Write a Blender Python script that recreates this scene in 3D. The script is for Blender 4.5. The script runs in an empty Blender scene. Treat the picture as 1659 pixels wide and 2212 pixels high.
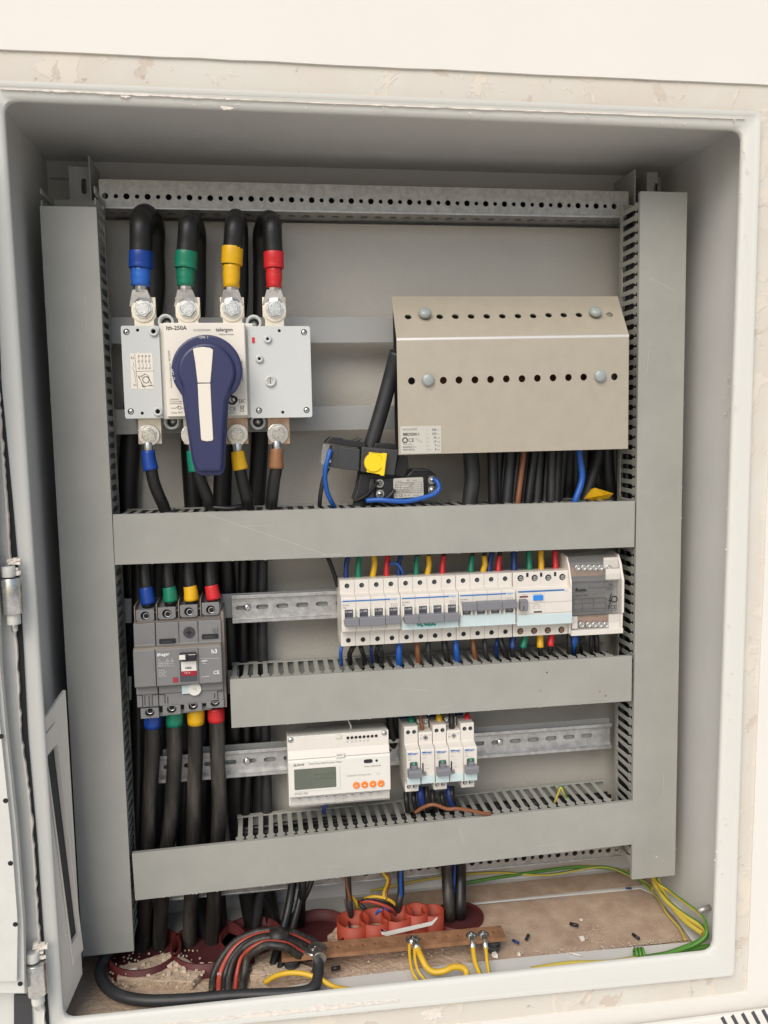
import bpy, bmesh, math, random
from mathutils import Vector, Matrix
from mathutils.geometry import tessellate_polygon
random.seed(7)
R = math.radians
scene = bpy.context.scene
col = scene.collection

# ------------------------------------------------------------------ camera
# all scene measures below are written in millimetres and scaled by S
S = 0.001
CAM = Vector((-153.1, -887.4, 127.4)); F = 1800.9; PX, PY = 829.5, 1106.0
def rot3(rx, ry, rz): return (Matrix.Rotation(rz, 3, 'Z') @ Matrix.Rotation(rx, 3, 'X') @ Matrix.Rotation(ry, 3, 'Y'))
RM = rot3(-0.1014, 0.0186, -0.1446)
cam_d = bpy.data.cameras.new('camera'); cam = bpy.data.objects.new('camera', cam_d); col.objects.link(cam)
cam_d.sensor_fit = 'VERTICAL'; cam_d.sensor_height = 36; cam_d.sensor_width = 27
cam_d.lens = 36 * F / 2212.0; cam_d.clip_start = 0.02; cam_d.clip_end = 200
m = Matrix.Identity(4)
rt, fw, up = RM.col[0], RM.col[1], RM.col[2]
for i in range(3):
    m[i][0] = rt[i]; m[i][1] = up[i]; m[i][2] = -fw[i]; m[i][3] = CAM[i] * S
cam.matrix_world = m
scene.camera = cam

# ------------------------------------------------------------------ light
world = bpy.data.worlds.new('World'); scene.world = world; world.use_nodes = True
nt = world.node_tree; bg = nt.nodes['Background']
sky = nt.nodes.new('ShaderNodeTexSky'); sky.sky_type = 'NISHITA'; sky.sun_disc = False
SUN_EL, SUN_AZ = R(42), R(208)
sky.sun_elevation = SUN_EL; sky.sun_rotation = SUN_AZ; sky.dust_density = 2.5; sky.air_density = 1.0; sky.ozone_density = 1.0
nt.links.new(sky.outputs[0], bg.inputs[0]); bg.inputs[1].default_value = 0.105
sd = bpy.data.lights.new('sun', 'SUN'); sd.energy = 1.95; sd.angle = R(45); sd.color = (1, 0.945, 0.87)
sun = bpy.data.objects.new('sun', sd); col.objects.link(sun)
to_sun = Vector((math.sin(SUN_AZ) * math.cos(SUN_EL), math.cos(SUN_AZ) * math.cos(SUN_EL), math.sin(SUN_EL)))
sun.rotation_euler = to_sun.to_track_quat('Z', 'Y').to_euler(); sun.location = to_sun * 5
scene.view_settings.view_transform = 'Standard'; scene.view_settings.look = 'None'
scene.view_settings.gamma = 1; scene.view_settings.exposure = 0.3
scene.render.engine = 'CYCLES'
scene.cycles.max_bounces = 8; scene.cycles.diffuse_bounces = 4

# ------------------------------------------------------------------ measuring helpers
def ray(u, v): return RM @ Vector(((u - PX) / F, 1, -(v - PY) / F))
def at(u, v, y):                      # point of the photo (1659 px wide) at depth y
    d = ray(u, v); p = CAM + d * ((y - CAM.y) / d.y); return Vector((p.x, y, p.z))
def atz(u, v, z):
    d = ray(u, v); p = CAM + d * ((z - CAM.z) / d.z); return Vector((p.x, p.y, z))
def window(x0, y0, w):                # measuring window over a detail, 1659 units wide
    k = w / 1659.0
    def q(a, b, y): return at((x0 + a * k) / 1.8228, (y0 + b * k) / 1.8228, y)
    q.D = lambda a, b: ((x0 + a * k) / 1.8228, (y0 + b * k) / 1.8228)
    return q

# ------------------------------------------------------------------ materials
def srgb(r, g, b):
    f = lambda c: (c / 255 / 12.92) if c / 255 < 0.04045 else ((c / 255 + 0.055) / 1.055) ** 2.4
    return (f(r), f(g), f(b), 1)
def mat(name, c, rough=0.5, metal=0.0, var=0.0, vs=20, bump=0.0, bs=300, c2=None, coat=0.0, trans=0.0, rvar=0.0, thr=None, dist=0.0006, stretch=None):
    mt = bpy.data.materials.new(name); mt.use_nodes = True
    n = mt.node_tree; p = n.nodes['Principled BSDF']
    p.inputs['Base Color'].default_value = c; p.inputs['Roughness'].default_value = rough; p.inputs['Metallic'].default_value = metal
    if coat: p.inputs['Coat Weight'].default_value = coat
    if trans: p.inputs['Transmission Weight'].default_value = trans
    tc = n.nodes.new('ShaderNodeTexCoord')
    src = tc.outputs['Object']
    geo = n.nodes.new('ShaderNodeNewGeometry'); src = geo.outputs['Position']
    if stretch:
        mp = n.nodes.new('ShaderNodeMapping'); mp.inputs['Scale'].default_value = stretch
        n.links.new(src, mp.inputs['Vector']); src = mp.outputs[0]
    if var or c2:
        nz = n.nodes.new('ShaderNodeTexNoise'); nz.inputs['Scale'].default_value = vs; nz.inputs['Detail'].default_value = 6; nz.inputs['Roughness'].default_value = 0.65
        n.links.new(src, nz.inputs['Vector'])
        cr = n.nodes.new('ShaderNodeValToRGB')
        a, b = (0.3, 0.7) if thr is None else thr
        cr.color_ramp.elements[0].position = a; cr.color_ramp.elements[1].position = b
        if c2 is None:
            lo = tuple(x * (1 - var) for x in c[:3]) + (1,); hi = tuple(min(1, x * (1 + var)) for x in c[:3]) + (1,)
        else: lo, hi = c, c2
        cr.color_ramp.elements[0].color = lo; cr.color_ramp.elements[1].color = hi
        n.links.new(nz.outputs[0], cr.inputs[0]); n.links.new(cr.outputs[0], p.inputs['Base Color'])
        if rvar:
            mr = n.nodes.new('ShaderNodeMapRange'); mr.inputs['To Min'].default_value = rough - rvar; mr.inputs['To Max'].default_value = rough + rvar
            n.links.new(nz.outputs[0], mr.inputs[0]); n.links.new(mr.outputs[0], p.inputs['Roughness'])
    if bump:
        bz = n.nodes.new('ShaderNodeTexNoise'); bz.inputs['Scale'].default_value = bs; bz.inputs['Detail'].default_value = 3
        n.links.new(src, bz.inputs['Vector'])
        bp = n.nodes.new('ShaderNodeBump'); bp.inputs['Strength'].default_value = bump; bp.inputs['Distance'].default_value = dist
        n.links.new(bz.outputs[0], bp.inputs['Height']); n.links.new(bp.outputs[0], p.inputs['Normal'])
    return mt
M = {}
M['wall'] = mat('wall_paint', (0.745, 0.72, 0.665, 1), 0.9, var=0.02, vs=3, bump=0.2, bs=120)
def plaster_mat():
    mt = bpy.data.materials.new('stained_plaster'); mt.use_nodes = True; n = mt.node_tree; p = n.nodes['Principled BSDF']; p.inputs['Roughness'].default_value = 0.95
    g = n.nodes.new('ShaderNodeNewGeometry')
    def noise(sc, det, a, b, w=0.0, st=(1, 1, 1)):
        mp = n.nodes.new('ShaderNodeMapping'); mp.inputs['Scale'].default_value = st; mp.inputs['Location'].default_value = (w, w, w); n.links.new(g.outputs['Position'], mp.inputs['Vector'])
        z = n.nodes.new('ShaderNodeTexNoise'); z.inputs['Scale'].default_value = sc; z.inputs['Detail'].default_value = det; z.inputs['Roughness'].default_value = .6; z.inputs['Distortion'].default_value = .6
        n.links.new(mp.outputs[0], z.inputs['Vector'])
        c = n.nodes.new('ShaderNodeValToRGB'); c.color_ramp.elements[0].position = a; c.color_ramp.elements[1].position = b; n.links.new(z.outputs[0], c.inputs[0]); return z, c
    def mix(f, a, b):
        m = n.nodes.new('ShaderNodeMix'); m.data_type = 'RGBA'; n.links.new(f.outputs[0], m.inputs[0])
        for sock, v in ((m.inputs[6], a), (m.inputs[7], b)):
            if isinstance(v, tuple): sock.default_value = v
            else: n.links.new(v, sock)
        return m.outputs[2]
    z1, c1 = noise(7, 4, .35, .65); z2, c2 = noise(26, 8, .545, .57, 3); z3, c3 = noise(60, 6, .66, .69, 9); z4, c4 = noise(15, 8, .60, .615, 14)
    base = mix(c1, srgb(206, 198, 186), srgb(209, 206, 196)); a = mix(c2, base, srgb(214, 206, 192)); b = mix(c4, a, srgb(198, 187, 174)); c = mix(c3, b, srgb(184, 174, 162))
    n.links.new(c, p.inputs['Base Color'])
    ad = n.nodes.new('ShaderNodeMath'); ad.operation = 'ADD'; n.links.new(c2.outputs[0], ad.inputs[0]); n.links.new(z3.outputs[0], ad.inputs[1])
    bp = n.nodes.new('ShaderNodeBump'); bp.inputs['Strength'].default_value = .45; bp.inputs['Distance'].default_value = .0008; n.links.new(ad.outputs[0], bp.inputs['Height']); n.links.new(bp.outputs[0], p.inputs['Normal'])
    return mt
M['plaster'] = plaster_mat()
M['filler'] = mat('white_filler', (0.72, 0.67, 0.6, 1), 0.95, bump=1.0, bs=150, dist=0.002)
M['groove'] = mat('grey_groove_paint', srgb(138, 138, 132), 0.8, c2=srgb(178, 172, 158), vs=60, thr=(0.5, 0.6), bump=0.5, bs=200)
M['lip'] = mat('rim_paint', srgb(206, 206, 199), 0.45, var=0.05, vs=25, bump=0.15, bs=500)
M['lip_spots'] = mat('rim_paint_spotted', srgb(206, 206, 199), 0.5, c2=srgb(226, 224, 216), vs=170, thr=(0.70, 0.73), bump=0.15, bs=500)
M['cab'] = mat('cabinet_paint', srgb(200, 199, 194), 0.42, var=0.04, vs=12, bump=0.35, bs=420, dist=0.0005)
M['plate'] = mat('orange_peel_paint', srgb(188, 184, 175), 0.3, var=0.03, vs=10, bump=0.55, bs=330, dist=0.0012)
M['bar'] = mat('bar_paint', srgb(160, 161, 159), 0.4, var=0.03, vs=15, bump=0.2, bs=400)
M['duct'] = mat('duct_pvc', srgb(154, 154, 146), 0.48, var=0.045, vs=9, bump=0.12, bs=700, rvar=0.06)
M['duct_scratched'] = mat('duct_pvc_cover', srgb(153, 153, 146), 0.45, var=0.075, vs=11, bump=0.15, bs=260, rvar=0.14)
M['scratch'] = mat('pale_scratch', srgb(178, 178, 170), 0.6)
M['galv'] = mat('galvanised_steel', (0.42, 0.42, 0.41, 1), 0.42, metal=0.85, c2=(0.66, 0.66, 0.65, 1), vs=120, rvar=0.12, bump=0.2, bs=300)
M['galvdull'] = mat('dull_galvanised_steel', (0.33, 0.32, 0.30, 1), 0.45, metal=0.7, c2=(0.52, 0.51, 0.48, 1), vs=140, rvar=0.1)
M['bend_glint'] = mat('painted_bend_highlight', (0.85, 0.82, 0.76, 1), 0.35, metal=0.6)  # lighter, shinier metal paints a highlight along the bend of the cover
M['sheet'] = mat('zinc_cover_sheet', srgb(178, 170, 153), 0.4, metal=0.25, var=0.04, vs=60, bump=0.15, bs=900, rvar=0.06)
M['steel'] = mat('zinc_bolt', (0.66, 0.66, 0.64, 1), 0.28, metal=1.0, var=0.2, vs=300)
M['lug'] = mat('tinned_lug', (0.74, 0.73, 0.70, 1), 0.3, metal=1.0, var=0.15, vs=200)
M['tin'] = mat('tinned_bar', (0.80, 0.73, 0.60, 1), 0.38, metal=0.55, var=0.08, vs=90)
M['copperbar'] = mat('bare_copper_bar', srgb(190, 150, 125), 0.4, metal=0.5, c2=srgb(214, 190, 160), vs=80)
M['copper'] = mat('aged_copper', srgb(132, 98, 70), 0.6, metal=0.35, c2=srgb(176, 130, 96), vs=60, bump=0.3, bs=300, rvar=0.12)
M['black'] = mat('black_cable_sheath', (0.010, 0.0095, 0.009, 1), 0.45, var=0.6, vs=45, bump=0.3, bs=120, rvar=0.15, stretch=(1, 1, 0.12))
M['dusty'] = mat('dusty_cable_sheath', (0.014, 0.0125, 0.011, 1), 0.5, c2=(0.085, 0.075, 0.060, 1), vs=75, thr=(0.48, 0.78), bump=0.3, bs=120, stretch=(1, 1, 0.12))
M['greycable'] = mat('dark_grey_cable', (0.024, 0.025, 0.027, 1), 0.5, var=0.3, vs=50)
M['hole'] = mat('cavity_shade', (0.012, 0.012, 0.012, 1), 0.8)  # near-black colour stands in for the shade inside holes and gaps
M['blue'] = mat('blue_tape', srgb(18, 62, 145), 0.4, var=0.1, vs=100, bump=0.3, bs=300)
M['blue2'] = mat('light_blue_tape', srgb(40, 100, 190), 0.35, var=0.1, vs=100, bump=0.3, bs=300)
M['green'] = mat('green_tape', srgb(15, 120, 92), 0.4, var=0.1, vs=100, bump=0.3, bs=300)
M['yellow'] = mat('yellow_tape', srgb(222, 172, 14), 0.4, var=0.06, vs=100, bump=0.3, bs=300)
M['red'] = mat('red_tape', srgb(200, 38, 42), 0.4, var=0.08, vs=100, bump=0.3, bs=300)
M['brown'] = mat('brown_tape', srgb(140, 96, 62), 0.45, var=0.08, vs=100)
M['wblue'] = mat('blue_wire', srgb(26, 84, 165), 0.4)
M['wnavy'] = mat('navy_wire', srgb(22, 48, 110), 0.45)
M['wbrown'] = mat('brown_wire', srgb(125, 78, 48), 0.45)
M['wred'] = mat('red_wire', srgb(160, 62, 46), 0.45, var=0.1, vs=60)
M['wyel'] = mat('yellow_wire', srgb(208, 168, 42), 0.45)
M['wgrn'] = mat('green_stripe', srgb(75, 125, 45), 0.45)
M['wyel2'] = mat('dusty_yellow_wire', srgb(190, 170, 70), 0.55)
M['white'] = mat('white_plastic', srgb(216, 214, 206), 0.38, var=0.02, vs=30)
M['cream'] = mat('cream_plastic', srgb(212, 207, 198), 0.4, var=0.03, vs=40)
M['swbody'] = mat('switch_grey_plastic', srgb(196, 199, 197), 0.42, var=0.02, vs=30)
M['label'] = mat('paper_label', srgb(226, 220, 208), 0.5)
M['silver'] = mat('silver_label', srgb(205, 202, 192), 0.35, metal=0.3)
M['mccb'] = mat('mid_grey_plastic', srgb(120, 120, 120), 0.45, var=0.05, vs=50, bump=0.1, bs=900)
M['mccbdust'] = mat('dusty_grey_plastic', srgb(128, 118, 108), 0.6, var=0.08, vs=50)
M['dkplastic'] = mat('charcoal_plastic', srgb(58, 59, 61), 0.45, var=0.08, vs=40)
M['blkplastic'] = mat('black_plastic', srgb(32, 32, 34), 0.4)
M['toggle'] = mat('toggle_grey', srgb(120, 121, 126), 0.4)
M['lever'] = mat('lever_dark_grey', srgb(70, 72, 78), 0.4)
M['navy'] = mat('navy_handle', srgb(38, 44, 84), 0.42, var=0.05, vs=60, bump=0.08, bs=900)
M['inlay'] = mat('ivory_inlay', srgb(222, 215, 202), 0.38)
M['flap'] = mat('pale_cyan_flap', srgb(190, 207, 208), 0.2, coat=0.4)
M['ink'] = mat('black_ink', (0.015, 0.015, 0.017, 1), 0.6)
M['greyink'] = mat('grey_ink', srgb(120, 116, 110), 0.6)
M['paleink'] = mat('pale_grey_ink', srgb(165, 160, 150), 0.6)
M['whiteink'] = mat('white_ink', (0.75, 0.75, 0.75, 1), 0.6)
M['blueink'] = mat('blue_ink', srgb(40, 110, 180), 0.5)
M['palblueink'] = mat('pale_blue_ink', srgb(140, 175, 215), 0.5)
M['teal'] = mat('teal_marker', srgb(20, 150, 140), 0.5)
M['lcd'] = mat('grey_green_lcd', srgb(92, 98, 86), 0.14, var=0.12, vs=30, coat=0.6)
M['orange'] = mat('orange_button', srgb(238, 128, 40), 0.4)
M['conduit'] = mat('orange_conduit', srgb(146, 44, 22), 0.6, c2=srgb(152, 64, 42), vs=50, bump=0.2, bs=200)
M['redpipe'] = mat('red_conduit', srgb(66, 14, 16), 0.6, c2=srgb(98, 36, 34), vs=40, bump=0.3, bs=200)
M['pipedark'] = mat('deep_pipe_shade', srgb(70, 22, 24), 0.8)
M['mortar'] = mat('rough_mortar', srgb(166, 144, 122), 0.95, c2=srgb(192, 172, 150), vs=35, bump=1.0, bs=160, dist=0.003)
M['board'] = mat('dusty_floor_sheet', srgb(152, 128, 108), 0.95, c2=srgb(186, 164, 143), vs=30, bump=0.9, bs=420, dist=0.0012)
M['debris'] = mat('plaster_crumb', srgb(196, 180, 158), 0.95, bump=0.6, bs=300)
M['rivet'] = mat('nylon_rivet', srgb(150, 158, 156), 0.3, coat=0.3)
M['ground'] = mat('pale_bounce_ground', (0.60, 0.575, 0.54, 1), 0.9, var=0.1, vs=4)
M['yelplastic'] = mat('yellow_plug', srgb(238, 205, 25), 0.4)
# clear, slightly smoky plastic
def clear(name, tint, alpha):
    mt = bpy.data.materials.new(name); mt.use_nodes = True; n = mt.node_tree
    p = n.nodes['Principled BSDF']; p.inputs['Base Color'].default_value = tint; p.inputs['Roughness'].default_value = 0.12
    p.inputs['Alpha'].default_value = alpha
    return mt
M['clear'] = clear('clear_plastic', (0.6, 0.6, 0.58, 1), 0.2)

# ------------------------------------------------------------------ mesh helpers (millimetres)
ORG = {}
class MB:
    def __init__(s): s.v = []; s.f = []; s.mi = []; s.sm = []
    def add(s, vs, fs, mi=0, smooth=False):
        o = len(s.v); s.v += [Vector(p) for p in vs]
        for k, f in enumerate(fs):
            s.f.append([o + i for i in f]); s.mi.append(mi[k] if isinstance(mi, list) else mi); s.sm.append(smooth[k] if isinstance(smooth, list) else smooth)
        return s
    def box(s, x0, x1, y0, y1, z0, z1, mi=0, T=None):
        x0, x1 = sorted((x0, x1)); y0, y1 = sorted((y0, y1)); z0, z1 = sorted((z0, z1))
        vs = [Vector((x, y, z)) for x in (x0, x1) for y in (y0, y1) for z in (z0, z1)]
        if T is not None: vs = [T @ p for p in vs]
        return s.add(vs, [(0, 1, 3, 2), (4, 6, 7, 5), (0, 4, 5, 1), (2, 3, 7, 6), (0, 2, 6, 4), (1, 5, 7, 3)], mi)
    def prism(s, poly, f, a, b, mi=0, smooth_sides=False):   # poly of (p,q); f(p,q,t) -> point
        n = len(poly)
        vs = [f(p, q, a) for p, q in poly] + [f(p, q, b) for p, q in poly]
        fs = [tuple(range(n)), tuple(range(2 * n - 1, n - 1, -1))] + [(i, (i + 1) % n, n + (i + 1) % n, n + i) for i in range(n)]
        return s.add(vs, fs, mi, [False, False] + [smooth_sides] * n)
    def plate(s, outer, holes, f, a, b, mi=0):    # flat plate with holes; f(p,q,t)
        loops = [outer] + holes
        tri = tessellate_polygon([[Vector((p, q, 0)) for p, q in l] for l in loops])
        pts = [pq for l in loops for pq in l]; n = len(pts)
        vs = [f(p, q, a) for p, q in pts] + [f(p, q, b) for p, q in pts]
        fs = [tuple(t) for t in tri] + [tuple(n + i for i in reversed(t)) for t in tri]
        k = 0
        for l in loops:
            for i in range(len(l)):
                i0, i1 = k + i, k + (i + 1) % len(l); fs.append((i0, i1, n + i1, n + i0))
            k += len(l)
        return s.add(vs, fs, mi)
    def cyl(s, c, ax, r, h, n=16, r2=None, mi=0, cap=True, smooth=True, ph=0.0):
        c = Vector(c); ax = Vector(ax).normalized(); a = ax.orthogonal().normalized(); b = ax.cross(a)
        r2 = r if r2 is None else r2
        vs = [c + (a * math.cos(t) + b * math.sin(t)) * r for t in [ph + 2 * math.pi * i / n for i in range(n)]]
        vs += [c + ax * h + (a * math.cos(t) + b * math.sin(t)) * r2 for t in [ph + 2 * math.pi * i / n for i in range(n)]]
        fs = [(i, (i + 1) % n, n + (i + 1) % n, n + i) for i in range(n)]; sm = [smooth] * n
        if cap: fs += [tuple(range(n - 1, -1, -1)), tuple(range(n, 2 * n))]; sm += [False, False]
        return s.add(vs, fs, mi, sm)
    def ring(s, c, ax, ro, ri, h, n=20, mi=0):
        c = Vector(c); ax = Vector(ax).normalized(); a = ax.orthogonal().normalized(); b = ax.cross(a)
        vs = []
        for r, t in ((ro, 0), (ro, h), (ri, h), (ri, 0)):
            vs += [c + ax * t + (a * math.cos(2 * math.pi * i / n) + b * math.sin(2 * math.pi * i / n)) * r for i in range(n)]
        fs = []
        for k in range(4):
            for i in range(n): fs.append((k * n + i, k * n + (i + 1) % n, ((k + 1) % 4) * n + (i + 1) % n, ((k + 1) % 4) * n + i))
        return s.add(vs, fs, mi, True)
    def dome(s, c, ax, r, h, n=16, k=4, mi=0):
        c = Vector(c); ax = Vector(ax).normalized(); a = ax.orthogonal().normalized(); b = ax.cross(a)
        vs = []
        for j in range(k):
            t = math.pi / 2 * j / k
            vs += [c + ax * (h * math.sin(t)) + (a * math.cos(2 * math.pi * i / n) + b * math.sin(2 * math.pi * i / n)) * r * math.cos(t) for i in range(n)]
        vs.append(c + ax * h)
        fs = [(j * n + i, j * n + (i + 1) % n, (j + 1) * n + (i + 1) % n, (j + 1) * n + i) for j in range(k - 1) for i in range(n)]
        fs += [((k - 1) * n + i, (k - 1) * n + (i + 1) % n, k * n) for i in range(n)] + [tuple(range(n - 1, -1, -1))]
        return s.add(vs, fs, mi, True)
    def tube(s, pts, r, n=12, mi=0, stripe=None, twist=0.0, flat=1.0):
        P = [Vector(p) for p in pts]; K = len(P)
        rad = r if callable(r) else (lambda t: r)
        T = [(P[min(i + 1, K - 1)] - P[max(i - 1, 0)]).normalized() for i in range(K)]
        a = T[0].orthogonal().normalized(); vs = []; L = 0
        for i in range(K):
            a = (a - T[i] * a.dot(T[i])).normalized(); b = T[i].cross(a)
            rr = rad(i / (K - 1)); 
            if i: L += (P[i] - P[i - 1]).length
            for j in range(n):
                t = 2 * math.pi * j / n + twist * L
                vs.append(P[i] + (a * math.cos(t) + b * math.sin(t) * flat) * rr)
        fs = []; mi_l = []
        for i in range(K - 1):
            for j in range(n):
                fs.append((i * n + j, i * n + (j + 1) % n, (i + 1) * n + (j + 1) % n, (i + 1) * n + j))
                mi_l.append(stripe if (stripe is not None and j < n * 0.4) else mi)
        fs += [tuple(range(n - 1, -1, -1)), tuple((K - 1) * n + j for j in range(n))]; mi_l += [mi, mi]
        return s.add(vs, fs, mi_l, [True] * ((K - 1) * n) + [False, False])
    def build(s, name, mats, parent=None, bevel=0.0, origin=None):
        if not isinstance(mats, (list, tuple)): mats = [mats]
        me = bpy.data.meshes.new(name)
        if parent is not None: o0 = ORG[parent.name]
        elif origin is not None: o0 = Vector(origin)
        else:
            xs = [p.x for p in s.v]; ys = [p.y for p in s.v]; zs = [p.z for p in s.v]
            o0 = Vector(((min(xs) + max(xs)) / 2, (min(ys) + max(ys)) / 2, min(zs)))
        me.from_pydata([(p - o0) * S for p in s.v], [], s.f)
        for mt in mats: me.materials.append(M[mt] if isinstance(mt, str) else mt)
        me.polygons.foreach_set('material_index', s.mi); me.polygons.foreach_set('use_smooth', s.sm)
        bm = bmesh.new(); bm.from_mesh(me); bmesh.ops.recalc_face_normals(bm, faces=bm.faces); bm.to_mesh(me); bm.free()
        o = bpy.data.objects.new(name, me); col.objects.link(o)
        if parent is not None: o.parent = parent
        else: o.location = o0 * S
        ORG[o.name] = o0
        if bevel:
            md = o.modifiers.new('bevel', 'BEVEL'); md.width = bevel * S; md.segments = 2; md.limit_method = 'ANGLE'; md.angle_limit = R(35)
        return o
def tag(o, label=None, cat=None, group=None, kind=None):
    if label: o['label'] = label
    if cat: o['category'] = cat
    if group: o['group'] = group
    if kind: o['kind'] = kind
    return o
def thing(name, label, cat, loc, group=None):
    o = bpy.data.objects.new(name, None); col.objects.link(o); o.empty_display_size = 0.02
    o.location = Vector(loc) * S; ORG[o.name] = Vector(loc); return tag(o, label, cat, group)
def copy_tree(o, parent=None):
    c = o.copy(); col.objects.link(c); ORG[c.name] = ORG[o.name]
    if parent is not None: c.parent = parent
    for ch in list(o.children): copy_tree(ch, c)
    return c
XZ = lambda p, q, t: Vector((p, t, q))
XY = lambda p, q, t: Vector((p, q, t))
YZ = lambda p, q, t: Vector((t, p, q))
def circ(x, z, r, n=12, ph=0.0): return [(x + r * math.cos(2 * math.pi * i / n + ph), z + r * math.sin(2 * math.pi * i / n + ph)) for i in range(n)]
def slot(x, z, l, h, n=5):
    r = h / 2; a = l / 2 - r; pts = []
    for i in range(n + 1): t = -math.pi / 2 + math.pi * i / n; pts.append((x + a + r * math.cos(t), z + r * math.sin(t)))
    for i in range(n + 1): t = math.pi / 2 + math.pi * i / n; pts.append((x - a + r * math.cos(t), z + r * math.sin(t)))
    return pts
def rrect(x0, x1, z0, z1, r, n=3):
    pts = []
    for cx, cz, a0 in ((x1 - r, z1 - r, 0), (x0 + r, z1 - r, 90), (x0 + r, z0 + r, 180), (x1 - r, z0 + r, 270)):
        for i in range(n + 1): t = R(a0 + 90 * i / n); pts.append((cx + r * math.cos(t), cz + r * math.sin(t)))
    return pts
def spline(P, k=8):
    P = [Vector(p) for p in P]
    if len(P) == 2: return [P[0].lerp(P[1], i / 4) for i in range(5)]
    Q = [P[0] * 2 - P[1]] + P + [P[-1] * 2 - P[-2]]; out = []
    for i in range(1, len(Q) - 2):
        p0, p1, p2, p3 = Q[i - 1:i + 3]
        for j in range(k):
            t = j / k
            out.append(0.5 * ((2 * p1) + (p2 - p0) * t + (2 * p0 - 5 * p1 + 4 * p2 - p3) * t * t + (3 * p1 - p0 - 3 * p2 + p3) * t ** 3))
    out.append(P[-1]); return out
def text(s, size, x, z, y, mt, parent, rot=0.0, align='LEFT', name='lettering', bold=0.0, sx=1.0):
    cu = bpy.data.curves.new('t', 'FONT'); cu.body = s; cu.size = size * S; cu.align_x = align; cu.extrude = 0.00005; cu.resolution_u = 2; cu.offset = bold * S
    t = bpy.data.objects.new('t', cu); dg = bpy.context.evaluated_depsgraph_get()
    me = bpy.data.meshes.new_from_object(t)
    bpy.data.objects.remove(t); bpy.data.curves.remove(cu)
    me.materials.clear(); me.materials.append(M[mt]); me.name = name
    T = Matrix.Rotation(-rot, 4, 'Y') @ Matrix.Rotation(math.pi / 2, 4, 'X') @ Matrix.Scale(sx, 4, (1, 0, 0))
    me.transform(T)
    me.transform(Matrix.Translation((Vector((x, y, z)) - ORG[parent.name]) * S))
    o = bpy.data.objects.new(name, me); col.objects.link(o); o.parent = parent; ORG[o.name] = ORG[parent.name]
    return o
def wire(name, label, cat, pts, r, mt, group=None, n=10, stripe=None, tapes=(), k=8, mats=None):
    P = spline(pts, k); mb = MB().tube(P, r, n, 0, 1 if stripe else None, 0.02 if stripe else 0)
    o = mb.build(name, [mt] + ([stripe] if stripe else []))
    tag(o, label, cat, group)
    for t0, t1, rr, tm in tapes:
        i0, i1 = int(t0 * (len(P) - 1)), max(int(t0 * (len(P) - 1)) + 1, int(round(t1 * (len(P) - 1))))
        MB().tube(P[i0:i1 + 1], rr, 14).build('tape', tm, o)
    return o

# ------------------------------------------------------------------ setting: wall, plaster, ground
def ring_pts(D, y): return [at(u, v, y) for u, v in D]
R0 = [(8, 217), (1604, 281), (1541, 2055), (138, 2203)]
R1 = [(-29, 192), (1626, 257), (1570, 2092), (103, 2233)]
R2 = [(-31, 190), (1630, 254), (1581, 2102), (101, 2243)]
R3 = [(-60, 104), (1692, 186), (1612, 2143), (60, 2318)]
def ring_mesh(A, B, y0, y1, wob=0.0, n=40):
    """closed band between two quads, front at y0 and back at y1; inner edge A, outer edge B"""
    a = ring_pts(A, y0); b = ring_pts(B, y0); mb = MB(); V = []
    for k in range(4):
        for i in range(n):
            t = i / n
            p = a[k].lerp(a[(k + 1) % 4], t); q = b[k].lerp(b[(k + 1) % 4], t)
            w = random.uniform(-wob, wob)
            V.append((p, q + Vector((w, 0, w))))
    N = len(V); vs = [p for p, q in V] + [q for p, q in V] + [Vector((p.x, y1, p.z)) for p, q in V] + [Vector((q.x, y1, q.z)) for p, q in V]
    fs = []
    for i in range(N):
        j = (i + 1) % N
        fs += [(i, j, N + j, N + i), (2 * N + i, 3 * N + i, 3 * N + j, 2 * N + j), (i, 2 * N + i, 2 * N + j, j), (N + i, N + j, 3 * N + j, 3 * N + i)]
    mb.add(vs, fs); return mb
# wall: big sheet with opening, proud of the plaster band
wq = [at(u, v, 0) for u, v in R3]
inner = [(p.x, p.z) for p in wq]
ins = []
for k in range(4):
    for i in range(24):
        t = i / 24; p = Vector(inner[k]).lerp(Vector(inner[(k + 1) % 4]), t); ins.append((p.x + random.uniform(-.5, .5), p.y + random.uniform(-.5, .5)))
wb = MB().plate([(-2600, -1400), (2600, -1400), (2600, 2200), (-2600, 2200)], [ins], XZ, -1.6, 230)
tag(wb.build('wall', 'wall', origin=(0, 0, 0), bevel=1.2), 'white painted plaster wall around the recessed cabinet', kind='structure')
tag(ring_mesh(R2, R3, 1, 13, 0).build('plaster_band', 'plaster'), 'stained beige plaster band between wall and cabinet rim', kind='structure')
gm = MB().add([(-9000, -9000, -1400), (9000, -9000, -1400), (9000, 240, -1400), (-9000, 240, -1400)], [(0, 1, 2, 3)])  # out-of-view ground plane, added to bounce light up into the cabinet
tag(gm.build('ground', 'ground', origin=(0, 0, -1400)), 'unseen pale ground in front of the wall, added for bounce light', kind='structure')
# ------------------------------------------------------------------ cabinet shell
cab = thing('cabinet', 'open recessed grey steel electrical cabinet set in a white wall', 'cabinet', (0, 0, -527))
W = window
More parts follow.
